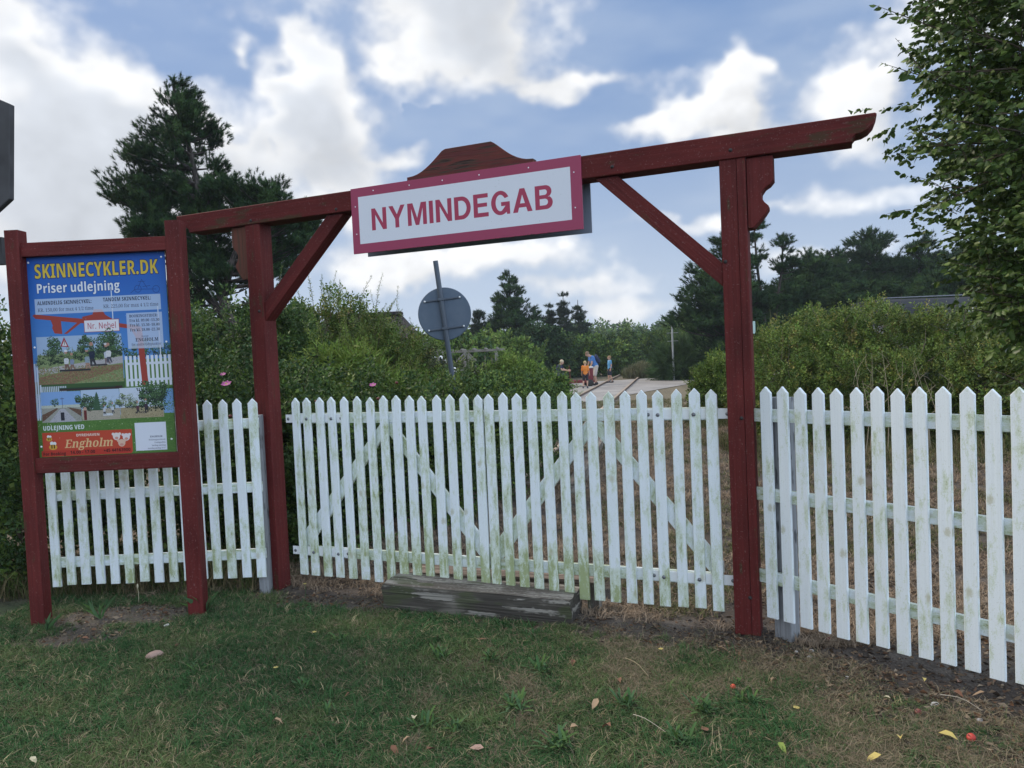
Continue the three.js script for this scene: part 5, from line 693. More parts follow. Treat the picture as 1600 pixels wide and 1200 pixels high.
  [[-0.5, -3.33, pale, 0.05, 'pale cream leaf lying against a weed in the middle foreground'], [-0.49, -3.16, tan, 0.045, 'narrow tan leaf standing just below the cream leaf'], [-0.56, -3.1, brown, 0.05, 'brown leaf at the front edge, left of two others'], [-0.41, -3.06, brown, 0.055, 'orange brown leaf at the front edge between two brown leaves'], [-0.18, -3.06, pink, 0.062, 'broad pinkish brown leaf at the front edge of the lawn'], [0.45, -3.67, brown, 0.05, 'reddish brown leaf on the lawn right of the weed patch'], [0.18, -3.2, tan, 0.04, 'small tan leaf in front of the bright green clump'], [0.35, -3.18, brown, 0.05, 'brown leaf beside the pale twig'], [0.32, -3.42, tan, 0.055, 'broken tan leaf next to the weed on the right lawn'], [1.02, -3.98, tan, 0.055, 'tan leaf on the lawn in front of the red gate post'], [0.74, -3.11, brown, 0.06, 'curled dark leaf below the large spreading weed'], [1.19, -3.58, tan, 0.04, 'thin tan leaf right of the small red apple'], [1.65, -3.03, yel, 0.07, 'bright yellow leaf beside the largest red apple'], [1.47, -2.97, yel, 0.045, 'small yellow leaf left of the bright yellow one'], [1.34, -2.87, yel, 0.06, 'yellow leaf at the very front edge of the lawn'], [0.99, -2.98, lime, 0.05, 'lime green leaf lying on the right lawn'], [1.16, -3.29, yel, 0.045, 'thin yellow leaf on the lawn below the bare soil'], [1.6, -3.32, pale, 0.03, 'pale leaf on the dark soil before the clean fence'], [1.84, -3.5, yel, 0.035, 'little yellow leaf close under the pickets'], [-1.13, -3.35, tan, 0.05, 'tan leaf on the left part of the lawn'], [-1.42, -3.5, tan, 0.035, 'tiny tan leaf left of the tan one'], [-0.84, -3.62, brown, 0.03, 'tiny brown leaf on the green lawn'], [-2.07, -3.14, pale, 0.045, 'pale leaf near the bottom corner of the lawn'], [-2.0, -4.36, brown, 0.04, 'brown leaf behind the pink bark piece'], [-2.61, -4.56, brown, 0.05, 'orange brown leaf at the edge of the soil mound'], [1.9, -3.36, brown, 0.05, 'brown leaf in the litter by the fence, foremost'], [1.95, -3.42, brown, 0.045, 'brown leaf in the litter touching the picket foot'], [2.02, -3.33, tan, 0.05, 'tan leaf in the litter beyond the brown ones'], [0.25, -3.9, brown, 0.045, 'brown leaf on the dry patch before the end of the grey baulk'], [-0.25, -4.25, brown, 0.045, 'rusty brown leaf close in front of the grey baulk']].forEach((a, i) => leafOn(...a, i));
  // bark piece, apples, stones, twigs, flowers
  { const g = new THREE.SphereGeometry(0.05, 12, 8), p = g.attributes.position; for (let i = 0; i < p.count; i++) p.setXYZ(i, p.getX(i) * 1.0 + fbm(i, 2, 3, 2) * 0.006, Math.abs(p.getY(i)) * 0.62 + p.getX(i) * 0.18, p.getZ(i) * 0.55); g.computeVertexNormals(); solo('bark_flake', g, lm([0.36, 0.24, 0.2]), 'curved pinkish flake of pine bark lying on the left lawn', 'bark', onG(-2.07, -4.24), 0.3).position.y += 0.01; }
  const apple = (x, z, rad, c, label) => { const t = thing('crab_apple', label, 'apple', onG(x, z)); const g = new THREE.LatheGeometry(Array.from({ length: 13 }, (_, i) => { const a = i / 12 * Math.PI, q = 1 - 0.28 * Math.pow(Math.abs(Math.cos(a)), 8); return new THREE.Vector2(Math.sin(a) * rad, rad + -Math.cos(a) * rad * q * 0.92); }), 18); part('fruit', g, MS({ color: new THREE.Color(...c), roughness: 0.55 }), t); part('stalk', new THREE.CylinderGeometry(0.0012, 0.0018, 0.02, 5).translate(0, rad * 1.85, 0), twigMat, t); t.rotation.set(0.4, 0, 0.7); t.position.y += rad * 0.3; };
  apple(0.98, -3.55, 0.013, [0.5, 0.05, 0.02], 'small bright red apple on the lawn in front of the gate post'); apple(1.64, -4.06, 0.014, [0.12, 0.01, 0.012], 'dark red apple on the soil under the clean pickets'); apple(1.68, -3.23, 0.014, [0.13, 0.015, 0.015], 'dark brownish apple on the bare soil'); apple(1.77, -3.0, 0.017, [0.42, 0.03, 0.02], 'largest red apple near the bright yellow leaf');
  const stone = (x, z, s, k, label, seed) => { const g = mergeVertices(new THREE.IcosahedronGeometry(s, 2).deleteAttribute('uv').deleteAttribute('normal')), p = g.attributes.position; for (let i = 0; i < p.count; i++) { const q = 1 + fbm(p.getX(i) / s * 1.2 + seed, p.getY(i) / s, p.getZ(i) / s, 3) * 0.6; p.setXYZ(i, p.getX(i) * q, p.getY(i) * q * 0.6, p.getZ(i) * q); } g.computeVertexNormals(); solo('stone', g, MS({ color: new THREE.Color(k, k, k * 1.02), roughness: 0.85 }), label, 'stone', onG(x, z)).position.y += s * 0.25; };
  stone(-2.23, -4.76, 0.017, 0.6, 'white pebble on the soil beside the board post', 1); stone(1.78, -3.29, 0.016, 0.4, 'round grey stone on the soil below the fence', 2); stone(1.89, -3.15, 0.013, 0.35, 'small grey stone nearest the frame edge', 3); stone(1.46, -3.87, 0.014, 0.36, 'grey stone on the soil near the gate post', 4); stone(1.5, -3.95, 0.011, 0.33, 'little grey stone behind the one near the gate post', 5); stone(1.42, -3.95, 0.009, 0.4, 'tiny pale stone by the foot of the fence post', 6); stone(1.53, -3.6, 0.012, 0.5, 'whitish stone at the rim of the lawn', 7);
  const stick = (pts, rad, c, label) => solo('twig', tube(pts.map((p) => new V3(p[0], groundY(p[0], p[2]) + p[1], p[2])), rad, rad * 0.5, 5, 5), MS({ color: new THREE.Color(...c), roughness: 0.85 }), label, 'twig');
  stick([[0.46, 0.035, -3.27], [0.5, 0.045, -3.21], [0.57, 0.03, -3.12]], 0.0019, [0.42, 0.38, 0.32], 'pale straight straw lying across the weeds'); stick([[0.52, 0.03, -3.9], [0.56, 0.05, -3.78], [0.6, 0.03, -3.68]], 0.002, [0.34, 0.28, 0.18], 'thin dry stalk on the lawn before the gate leaf'); stick([[1.82, 0.03, -3.32], [1.88, 0.035, -3.27], [1.93, 0.02, -3.2]], 0.002, [0.4, 0.36, 0.3], 'pale twig on the litter by the clean fence');
  const flower = (x, z, h, label) => { const r = rng(x * 1000), t = thing('yellow_flower', label, 'flower', onG(x, z)); part('stem', tube([[0, 0, 0], [0.006, h * 0.5, 0], [0.004, h, 0.004]], 0.0018, 0.0012, 5, 4), greens[0], t); const pet = leafGeo(0.014, 0.01, 0.3, -0.5); for (let i = 0; i < 6; i++) { const m = part('petal', pet, yel, t); m.position.set(0.004, h, 0.004); m.rotation.set(0.9, i * 1.047, 0, 'YXZ'); } };
  flower(0.71, -3.96, 0.05, 'single yellow flower on the lawn in front of the gate'); flower(-1.21, -4.39, 0.05, 'yellow flower on the lawn below the notice board side post'); flower(-1.5, -5.27, 0.1, 'small yellow flower at the foot of the gateway post beside the board'); flower(-1.3, -3.95, 0.04, 'yellow flower alone on the left lawn');
  const grassHead = thing('seed_stalk', 'single pale seed stalk standing under the mossy fence', 'plant', onG(-2.66, -5.28)); part('stem', tube([[0, 0, 0], [0.005, 0.06, 0], [0, 0.11, 0]], 0.002, 0.0015, 5, 4), pale, grassHead); part('seed_head', new THREE.SphereGeometry(0.009, 8, 6).scale(0.7, 2, 0.7).translate(0, 0.12, 0), pale, grassHead);
  // blooms and hips on the roses
  const petal = leafGeo(0.036, 0.034, 0.35, -0.3), pm = lm([0.42, 0.1, 0.3]), hip = MS({ color: new THREE.Color(0.11, 0.02, 0.018), roughness: 0.5 });
  [[-2.36, 1.47, -6.35, 1.25, 'large pink rose bloom above the pickets beside the gateway post'], [-2.42, 1.55, -6.45, 0.75, 'small pink rose bloom over the large one'], [-1.25, 1.39, -6.9, 0.95, 'pink rose bloom behind the gate pickets']].forEach(([x, y, z, s, label]) => { const t = thing('rose_bloom', label, 'flower', [x, y, z]); for (let i = 0; i < 6; i++) { const m = part('petal', petal, pm, t); m.rotation.set(1.0, i * 1.05, 0, 'YXZ'); m.scale.setScalar(s); } part('flower_heart', new THREE.SphereGeometry(0.009 * s, 8, 6), yel, t); t.rotation.x = 0.5; });
  const r = rng(12); [[-2.25, 1.22, -6.1, 'red hip on the rose hedge between board and gateway post'], [-2.05, 1.3, -6.2, 'red hip high on the hedge by the gateway post'], [-1.6, 1.3, -6.25, 'red hip above the first gate pickets'], [-1.2, 1.27, -6.85, 'red hip behind the gate near the pink bloom'], [-1.05, 1.4, -7.0, 'dark red hip on a tip of the hedge behind the gate']].forEach(([x, y, z, label]) => { const t = thing('rose_hip', label, 'rose hip', [x, y, z]); part('hip', new THREE.SphereGeometry(0.015, 10, 8).scale(1, 0.85, 1), hip, t); for (let i = 0; i < 5; i++) { const m = part('sepal', leafLite(0.016, 0.004), greens[0], t); m.position.y = 0.011; m.rotation.set(0.5, i * 1.26, 0, 'YXZ'); } });
}
// ---------------------------------------------------------------- people on the road
function field(fn, c, half, res) {            // meshes the region where fn < 0 inside a cube
  const mc = new MarchingCubes(res, twigMat, false, false, 60000); mc.isolation = 0; const h = res / 2;
  const cell = half / h, at = (i, j, k) => fn(c[0] + (i - h) * cell, c[1] + (j - h) * cell, c[2] + (k - h) * cell), S = 4;
  for (let K = 0; K < res; K += S) for (let J = 0; J < res; J += S) for (let I = 0; I < res; I += S) {
    const d0 = at(I + S / 2 - 0.5, J + S / 2 - 0.5, K + S / 2 - 0.5), far = Math.abs(d0) > cell * S * 1.25 + 0.05;
    for (let k = K; k < Math.min(res, K + S); k++) for (let j = J; j < Math.min(res, J + S); j++) for (let i = I; i < Math.min(res, I + S); i++) mc.field[i + j * res + k * res * res] = (i < 2 || j < 2 || k < 2 || i > res - 3 || j > res - 3 || k > res - 3) ? -1 : far ? -d0 : -at(i, j, k);
  }
  mc.update(); const n = mc.count, g = new THREE.BufferGeometry(), p = new Float32Array(mc.positionArray.subarray(0, n * 3));
  g.setAttribute('position', new THREE.BufferAttribute(p, 3)); g.scale(half, half, half); g.translate(...c); const w = mergeVertices(g, 1e-5); w.computeVertexNormals(); return w;
}
const smin = (a, b, k) => { const h = clamp(0.5 + 0.5 * (b - a) / k); return mix(b, a, h) - k * h * (1 - h); };
function cap(p, a, b, ra, rb) { const bx = b[0] - a[0], by = b[1] - a[1], bz = b[2] - a[2], t = clamp(((p[0] - a[0]) * bx + (p[1] - a[1]) * by + (p[2] - a[2]) * bz) / (bx * bx + by * by + bz * bz + 1e-9)); return Math.hypot(p[0] - a[0] - bx * t, p[1] - a[1] - by * t, p[2] - a[2] - bz * t) - mix(ra, rb, t); }
const ell = (p, c, r) => { const k = Math.hypot((p[0] - c[0]) / r[0], (p[1] - c[1]) / r[1], (p[2] - c[2]) / r[2]); return (k - 1) * Math.min(...r); };
const handGeo = (() => {                       // a relaxed hand hanging down from the wrist at the origin, palm towards +x, thumb forward (+z)
  const f = [[-0.033, 0.062], [-0.011, 0.072], [0.011, 0.067], [0.031, 0.053]];
  return field((x, y, z) => { const p = [x, y, z]; let d = ell(p, [0, -0.05, 0], [0.017, 0.055, 0.042]); d = smin(d, cap(p, [0, 0.012, 0], [0, -0.03, 0], 0.024, 0.022), 0.02);
    for (const [q, L] of f) { const a = [0, -0.088, -q], b = [0.008, -0.088 - L * 0.5, -q * 1.1], c = [0.026, -0.088 - L * 0.92, -q * 1.1]; d = smin(d, Math.min(cap(p, a, b, 0.0095, 0.0085), cap(p, b, c, 0.0085, 0.007)), 0.004); }
    const t1 = [0.01, -0.035, 0.035], t2 = [0.02, -0.065, 0.056], t3 = [0.026, -0.092, 0.058]; return smin(d, Math.min(cap(p, t1, t2, 0.012, 0.01), cap(p, t2, t3, 0.01, 0.008)), 0.008); }, [0.005, -0.075, 0], 0.115, 58);
})();
const headGeo = (() => field((x, y, z) => {    // centred on the head, chin down, face to +z
  const p = [x, y, z], s = [Math.abs(x), y, z]; let d = smin(ell(p, [0, 0.025, -0.012], [0.076, 0.088, 0.096]), ell(p, [0, -0.045, 0.025], [0.056, 0.07, 0.066]), 0.04);
  d = smin(d, cap(p, [0, 0.012, 0.085], [0, -0.022, 0.105], 0.008, 0.013), 0.014); d = smin(d, ell(s, [0.079, -0.005, -0.012], [0.009, 0.03, 0.018]), 0.006); d = smin(d, cap(s, [0, -0.05, 0.083], [0.02, -0.05, 0.076], 0.008, 0.005), 0.008);
  d = Math.max(d, -ell(s, [0.031, 0.004, 0.098], [0.017, 0.011, 0.014])); return smin(d, cap(p, [0, -0.06, -0.02], [0, -0.15, -0.03], 0.048, 0.05), 0.03); }, [0, -0.02, 0], 0.15, 60))();
function person(o) {          // o.j: joints in metres for a 1.75 m figure facing +z; scaled to o.h
  const k = o.h / 1.75, t = thing('person', o.label, 'person', o.pos, o.turn), j = o.j, S = (n) => j[n], hs = o.head ?? 1;
  const torso = (p, e) => { let d = ell(p, [(S('chest')[0]), S('chest')[1], S('chest')[2]], [0.165 + e, 0.19 + e, 0.115 + e]); d = smin(d, ell(p, S('pelvis'), [0.158 + e, 0.13 + e, 0.115 + e]), 0.09); d = smin(d, cap(p, S('pelvis'), S('chest'), 0.12 + e, 0.12 + e), 0.05); for (const s of ['L', 'R']) d = smin(d, cap(p, S('chest').map((v, i) => v + (i === 1 ? 0.1 : 0)), S('sh' + s), 0.07 + e, 0.058 + e), 0.06); return d; };
  const arms = (p, e, part_) => { let d = 9; for (const s of ['L', 'R']) { const a = S('sh' + s), b = S('el' + s), c = S('wr' + s); d = Math.min(d, cap(p, a, part_ ? a.map((v, i) => mix(v, b[i], part_)) : b, 0.05 + e, 0.039 + e)); if (!part_) d = smin(d, cap(p, b, c, 0.038 + e, 0.026 + e), 0.02); } return d; };
  const legs = (p, e, part_) => { let d = 9; for (const s of ['L', 'R']) { const a = S('hp' + s), b = S('kn' + s), c = S('an' + s), f = S('to' + s); let q = cap(p, a, part_ ? a.map((v, i) => mix(v, b[i], part_)) : b, 0.083 + e, (part_ ? 0.066 : 0.054) + e); if (!part_) { q = smin(q, smin(cap(p, b, c.map((v, i) => mix(b[i], v, 0.4)), 0.052 + e, 0.055 + e), cap(p, b, c, 0.05 + e, 0.035 + e), 0.02), 0.02); q = smin(q, cap(p, c, f, 0.036 + e, 0.03 + e), 0.02); } d = Math.min(d, q); } return d; };
  const C = [0, 0.86, 0], half = 0.98, mk = (fn, res = 76) => field((x, y, z) => fn([x, y, z]), C, half, res).scale(k, k, k);
  const skin = MS({ color: new THREE.Color(0.5, 0.3, 0.22), roughness: 0.6 });
  const hd = S('head'), hq = new THREE.Quaternion().setFromEuler(new THREE.Euler(...(o.look ?? [0, 0, 0]), 'YXZ'));
  const head = headGeo.clone().scale(hs, hs, hs).applyQuaternion(hq).translate(...hd).scale(k, k, k), pieces = [mk((p) => smin(smin(smin(torso(p, 0), cap(p, S('chest').map((v, i) => v + (i === 1 ? 0.14 : 0)), hd, 0.055, 0.045), 0.04), arms(p, 0), 0.03), legs(p, 0), 0.04)), head];
  for (const s of ['L', 'R']) { const g = handGeo.clone(); if (s === 'L') { g.scale(-1, 1, 1); const ix = g.index.array; for (let i = 0; i < ix.length; i += 3) [ix[i], ix[i + 1]] = [ix[i + 1], ix[i]]; } const dir = new V3(...S('wr' + s)).sub(new V3(...S('el' + s))).normalize(); g.applyQuaternion(new THREE.Quaternion().setFromUnitVectors(new V3(0, -1, 0), dir)); g.translate(...S('wr' + s)).scale(k, k, k); g.computeVertexNormals(); pieces.push(g); }
  const strip = (g) => { for (const n of Object.keys(g.attributes)) if (n !== 'position' && n !== 'normal') g.deleteAttribute(n); return g; };
  part('body', merge(pieces.map(strip)), skin, t);
  const cloth = (c) => MS({ color: new THREE.Color(...c), roughness: 0.9 });
  part('shirt', mk((p) => Math.max(smin(torso(p, 0.013), arms(p, 0.015, o.sleeve ?? 0.55), 0.03), -(p[1] - (S('pelvis')[1] - 0.05)), cap(p, hd, hd, 0, 0) > 0.1 ? -1 : 1)), cloth(o.shirt), t);
  part(o.lowName ?? 'shorts', mk((p) => Math.max(smin(ell(p, S('pelvis'), [0.172, 0.13, 0.132]), legs(p, 0.02, o.legs ?? 0.85), 0.03), p[1] - (S('pelvis')[1] + 0.06))), cloth(o.low), t);
  for (const s of ['L', 'R']) { const a = S('an' + s), b = S('to' + s); part('shoe', field((x, y, z) => { const p = [x, y, z]; return Math.max(smin(cap(p, [a[0], a[1] - 0.03, a[2] - 0.02], b, 0.05, 0.042), cap(p, a, [a[0], a[1] + 0.03, a[2]], 0.044, 0.043), 0.02), -(y - (Math.min(a[1], b[1]) - 0.045))); }, [(a[0] + b[0]) / 2, (a[1] + b[1]) / 2, (a[2] + b[2]) / 2], 0.2, 30).scale(k, k, k), cloth(o.shoe), t); }
  const hc = field((x, y, z) => { const p = [x, y, z], d = ell(p, [0, 0.03, -0.016], [0.085, 0.094, 0.106]) + fbm(x * 60, y * 60, z * 60, 2) * 0.006; return Math.max(d, -ell(p, [0, -0.045, 0.085], [0.075, 0.1, 0.075]), -(y + 0.055)); }, [0, 0.03, -0.015], 0.14, 40).scale(hs, hs, hs).applyQuaternion(hq).translate(...hd).scale(k, k, k);
  part('hair', hc, cloth(o.hair), t);
  for (const s of [-1, 1]) { const e = part('eye', new THREE.SphereGeometry(0.0095 * hs * k, 8, 6), MS({ color: new THREE.Color(0.05, 0.04, 0.04), roughness: 0.2 }), t); e.position.set(0.031 * s * hs, 0.004 * hs, 0.08 * hs).applyQuaternion(hq).add(new V3(...hd)).multiplyScalar(k); }
  return t;
}
const stand = (o = {}) => ({ pelvis: [0, 0.93, 0], chest: [0, 1.24, 0], head: [0, 1.62, 0.02], shL: [0.17, 1.4, 0], shR: [-0.17, 1.4, 0], elL: [0.22, 1.13, -0.03], elR: [-0.22, 1.13, -0.03], wrL: [0.22, 0.89, 0.03], wrR: [-0.22, 0.89, 0.03], hpL: [0.085, 0.9, 0], hpR: [-0.085, 0.9, 0], knL: [0.1, 0.49, 0.02], knR: [-0.1, 0.49, 0.02], anL: [0.1, 0.075, -0.03], anR: [-0.1, 0.075, -0.03], toL: [0.11, 0.045, 0.12], toR: [-0.11, 0.045, 0.12], ...o });
const RY = 0.012;
person({ label: 'child in an orange top and black shorts seen from behind on the concrete road', pos: [3.26, RY, -33.9], turn: Math.PI - 0.25, h: 1.2, head: 1.2, j: stand({ wrL: [0.25, 0.92, 0.06], wrR: [-0.25, 0.92, 0.06], knL: [0.14, 0.49, 0.02], anL: [0.17, 0.075, -0.03], toL: [0.19, 0.045, 0.12] }), shirt: [0.62, 0.2, 0.03], low: [0.02, 0.02, 0.03], shoe: [0.06, 0.07, 0.09], hair: [0.42, 0.32, 0.17], sleeve: 0.95 });
person({ label: 'child in a light blue shirt and dark shorts standing apart, facing the others', pos: [4.95, RY, -38.6], turn: -1.35, h: 1.36, head: 1.12, j: stand({ knR: [-0.09, 0.49, 0.07], anR: [-0.09, 0.075, 0.06], toR: [-0.1, 0.045, 0.2], anL: [0.1, 0.085, -0.12], toL: [0.1, 0.045, 0.02] }), shirt: [0.12, 0.34, 0.58], low: [0.015, 0.02, 0.04], shoe: [0.04, 0.04, 0.05], hair: [0.3, 0.2, 0.11] });
const adult = person({
  label: 'adult in a blue shirt and pale trousers bending forward with a backpack on', pos: [3.98, RY, -36.8], turn: -1.3, h: 1.75, look: [0.5, 0, 0],
  j: stand({ pelvis: [0, 0.9, -0.06], chest: [0, 1.2, 0.09], head: [0, 1.5, 0.34], shL: [0.17, 1.34, 0.16], shR: [-0.17, 1.34, 0.16], elL: [0.2, 1.06, 0.2], elR: [-0.2, 1.06, 0.2], wrL: [0.18, 0.82, 0.3], wrR: [-0.18, 0.82, 0.3], hpL: [0.085, 0.87, -0.06], hpR: [-0.085, 0.87, -0.06], knL: [0.11, 0.48, 0.03], knR: [-0.1, 0.48, -0.04], anL: [0.12, 0.075, 0.02], anR: [-0.1, 0.075, -0.14], toL: [0.13, 0.045, 0.17], toR: [-0.11, 0.045, 0.0] }),
  shirt: [0.07, 0.2, 0.5], low: [0.52, 0.48, 0.44], legs: 0.98, lowName: 'trousers', shoe: [0.02, 0.02, 0.025], hair: [0.2, 0.14, 0.09],
});
{ const g = field((x, y, z) => { const p = [x, y, z]; return smin(ell(p, [0, 1.2, -0.12], [0.15, 0.23, 0.11]), ell(p, [0, 1.1, -0.17], [0.12, 0.13, 0.09]), 0.04); }, [0, 1.18, -0.14], 0.3, 40).rotateX(0.3).translate(0, 0.06, -0.38 + 0.0); const b = solo('backpack', g, MS({ color: new THREE.Color(0.02, 0.03, 0.075), roughness: 0.8 }), 'dark blue backpack on the back of the bending adult', 'backpack', [3.98, RY, -36.8], -1.3); }
person({
  label: 'seated person in navy leaning forward, mostly hidden by the bush beside the road', pos: [2.15, RY + 0.02, -36.0], turn: 1.25, h: 1.62, look: [0.35, 0, 0],
  j: stand({ pelvis: [0, 0.62, 0], chest: [0, 0.93, 0.1], head: [0, 1.25, 0.26], shL: [0.17, 1.08, 0.16], shR: [-0.17, 1.08, 0.16], elL: [0.2, 0.86, 0.3], elR: [-0.2, 0.86, 0.3], wrL: [0.16, 0.82, 0.54], wrR: [-0.16, 0.82, 0.54], hpL: [0.085, 0.6, 0.02], hpR: [-0.085, 0.6, 0.02], knL: [0.11, 0.6, 0.42], knR: [-0.11, 0.6, 0.42], anL: [0.11, 0.2, 0.5], anR: [-0.11, 0.2, 0.5], toL: [0.11, 0.17, 0.64], toR: [-0.11, 0.17, 0.64] }),
  shirt: [0.02, 0.03, 0.075], low: [0.05, 0.07, 0.12], legs: 0.95, shoe: [0.05, 0.05, 0.05], hair: [0.5, 0.42, 0.3],
});
{ // the red rail bike they stand around
  const t = thing('rail_bike', 'low red rail bike with four small wheels standing between the people on the road', 'rail bike', [2.85, RY, -36.1], 0.06), red = MS({ color: new THREE.Color(0.15, 0.014, 0.02), roughness: 0.6 }), blk = MS({ color: new THREE.Color(0.02, 0.02, 0.02), roughness: 0.7 }), pale = MS({ color: new THREE.Color(0.6, 0.6, 0.6), roughness: 0.5 });
  part('deck', box(1.9, 0.07, 0.5, 0, 0.26, 0, 0.01), red, t); part('side_rail', box(1.95, 0.1, 0.05, 0, 0.22, 0.42, 0.006), red, t); part('side_rail', box(1.95, 0.1, 0.05, 0, 0.22, -0.42, 0.006), red, t);
  for (const x of [-0.75, 0.75]) { part('axle', new THREE.CylinderGeometry(0.02, 0.02, 1, 8).rotateX(Math.PI / 2).translate(x, 0.16, 0), blk, t); for (const z of [-0.5, 0.5]) part('wheel', new THREE.LatheGeometry([[0.02, -0.03], [0.16, -0.03], [0.17, -0.01], [0.14, 0], [0.14, 0.03], [0.02, 0.03]].map((p) => new THREE.Vector2(...p)), 20).rotateX(Math.PI / 2).translate(x, 0.16, z), blk, t); }
  part('seat_post', box(0.24, 0.55, 0.22, 0.86, 0.56, 0, 0.02), red, t); part('seat', box(0.28, 0.08, 0.3, 0.86, 0.87, 0, 0.03), pale, t); part('bench_seat', box(0.4, 0.06, 0.42, -0.75, 0.48, 0, 0.02), blk, t); part('bench_post', box(0.1, 0.2, 0.3, -0.75, 0.36, 0, 0.01), red, t);
  part('handlebar', tube([[-0.1, 0.3, 0], [-0.12, 0.75, 0], [-0.14, 0.98, 0]], 0.018, 0.018, 8, 4), red, t); part('grip_bar', new THREE.CylinderGeometry(0.016, 0.016, 0.5, 8).rotateX(Math.PI / 2).translate(-0.14, 0.98, 0), red, t);
}
// ---------------------------------------------------------------- far buildings, pergola, pole, car
{
  const t = thing('thatched_house', 'thatched house whose dark roof ridge shows above the scrub', 'house', [-5.75, 0, -30]); const thatch = MS({ map: tex(256, 256, (u, v) => { const g = tnoise(u, v, 60, 10, 33, 4); return mix3([0.016, 0.014, 0.016], [0.05, 0.043, 0.045], sstep(-0.3, 0.4, g)); }, 1.2, 1.2), roughness: 1 }), wall = MS({ color: new THREE.Color(0.5, 0.48, 0.44), roughness: 0.9 }), trim = MS({ color: new THREE.Color(0.6, 0.6, 0.6), roughness: 0.6 }), glass = new THREE.MeshPhysicalMaterial({ color: new THREE.Color(0.03, 0.04, 0.05), roughness: 0.08 });
  part('wall', box(5.2, 1.9, 4, 0, 0.95, 0, 0.02), wall, t);
  const pos = [], q = (a, b, c, d) => pos.push(...a, ...b, ...c, ...a, ...c, ...d), e = [[-2.9, 1.75, 2.4], [2.75, 1.75, 2.4], [2.75, 1.75, -2.4], [-2.9, 1.75, -2.4]], r0 = [-1.3, 3.42, 0], r1 = [1.55, 3.42, 0]; q(e[0], e[1], r1, r0); q(e[2], e[3], r0, r1); pos.push(...e[1], ...e[2], ...r1, ...e[3], ...e[0], ...r0); q(e[3], e[2], e[1], e[0]);
  const g = new THREE.BufferGeometry(); g.setAttribute('position', new THREE.Float32BufferAttribute(pos, 3)); g.computeVertexNormals(); uvBox(g); const roof = part('roof', g, thatch, t); part('ridge', box(3.0, 0.14, 0.5, 0.12, 3.44, 0, 0.06), thatch, roof); part('chimney', box(0.4, 0.5, 0.4, -0.6, 3.5, -0.3, 0.01), MS({ color: new THREE.Color(0.2, 0.09, 0.06), roughness: 0.9 }), roof);
  for (const x of [-1.7, 1.5]) { const w = part('window', box(0.9, 0.9, 0.06, x, 1.15, 2.0, 0.01), trim, t); part('pane', box(0.76, 0.76, 0.02, x, 1.15, 2.04, 0.004), glass, w); } part('door', box(0.9, 1.7, 0.05, 0, 0.86, 2.01, 0.01), MS({ color: new THREE.Color(0.05, 0.09, 0.07), roughness: 0.6 }), t);
}
{
  const t = thing('pergola', 'grey wooden pergola with braced posts behind the round sign', 'pergola', [-1.5, 0, -26]); const m = MS({ color: new THREE.Color(0.2, 0.19, 0.17), roughness: 0.9 });
  for (const z of [0, -2]) { part('beam', box(2.4, 0.07, 0.07, 0.1, 1.82, z, 0.005), m, t); for (const x of [-0.95, -0.05, 1.0]) part('post', box(0.07, 1.8, 0.07, x, 0.9, z, 0.005), m, t); for (const k of [-1, 1]) part('brace', box(0.05, 0.42, 0.05, 0, 0, 0, 0.004).rotateZ(k * 0.78).translate(-0.05 - k * -0.15, 1.62, z), m, t); }
  for (let i = 0; i < 6; i++) part('rafter', box(0.05, 0.06, 2.5, -0.95 + i * 0.4, 1.88, -1, 0.004), m, t);
}
{
  const f = thing('stick_fence', 'low fence of thin upright sticks under the pergola', 'fence', [-1.7, 0, -24.6]); const r = rng(15), m = MS({ color: new THREE.Color(0.17, 0.14, 0.12), roughness: 0.9 }); for (let i = 0; i < 24; i++) { const s = part('stick', tube([[0, 0, 0], [(r() - 0.5) * 0.06, 0.6, 0], [(r() - 0.5) * 0.1, 1.25 + r() * 0.4, 0]], 0.018, 0.01, 5, 3), m, f); s.position.x = -1.2 + i * 0.105; } for (const y of [0.5, 1.0]) part('wire_rail', box(2.5, 0.025, 0.02, 0, y, 0.02, 0.003), m, f);
}
{
  const t = thing('parked_car', 'white parked car mostly hidden by shrubs left of the round sign pole', 'car', [-3.3, 0, -31], 0.1); const paint = new THREE.MeshPhysicalMaterial({ color: new THREE.Color(0.75, 0.76, 0.78), roughness: 0.3, clearcoat: 1 }), glass = new THREE.MeshPhysicalMaterial({ color: new THREE.Color(0.02, 0.025, 0.03), roughness: 0.06 }), blk = MS({ color: new THREE.Color(0.015, 0.015, 0.015), roughness: 0.8 });
  part('body', prism([[-2, 0.35], [2, 0.35], [2.05, 0.75], [1.95, 1.05], [1.1, 1.15], [0.5, 1.72], [-1.5, 1.74], [-1.95, 1.2], [-2.05, 0.8]], 1.7, 0.06, 0.85), paint, t); part('window', prism([[0.98, 1.17], [0.46, 1.64], [-0.45, 1.66], [-0.45, 1.17]], 1.72, 0, 0.86), glass, t); part('window', prism([[-0.55, 1.17], [-0.55, 1.66], [-1.4, 1.66], [-1.7, 1.2]], 1.72, 0, 0.86), glass, t);
  for (const x of [-1.25, 1.25]) for (const z of [-0.78, 0.78]) part('wheel', new THREE.CylinderGeometry(0.33, 0.33, 0.2, 24).rotateX(Math.PI / 2).translate(x, 0.33, z), blk, t); for (const z of [-0.6, 0.6]) part('headlight', new THREE.SphereGeometry(0.11, 12, 8).scale(0.6, 0.8, 1.2).translate(2.02, 0.85, z), new THREE.MeshPhysicalMaterial({ color: new THREE.Color(0.7, 0.7, 0.7), roughness: 0.1 }), t);
}
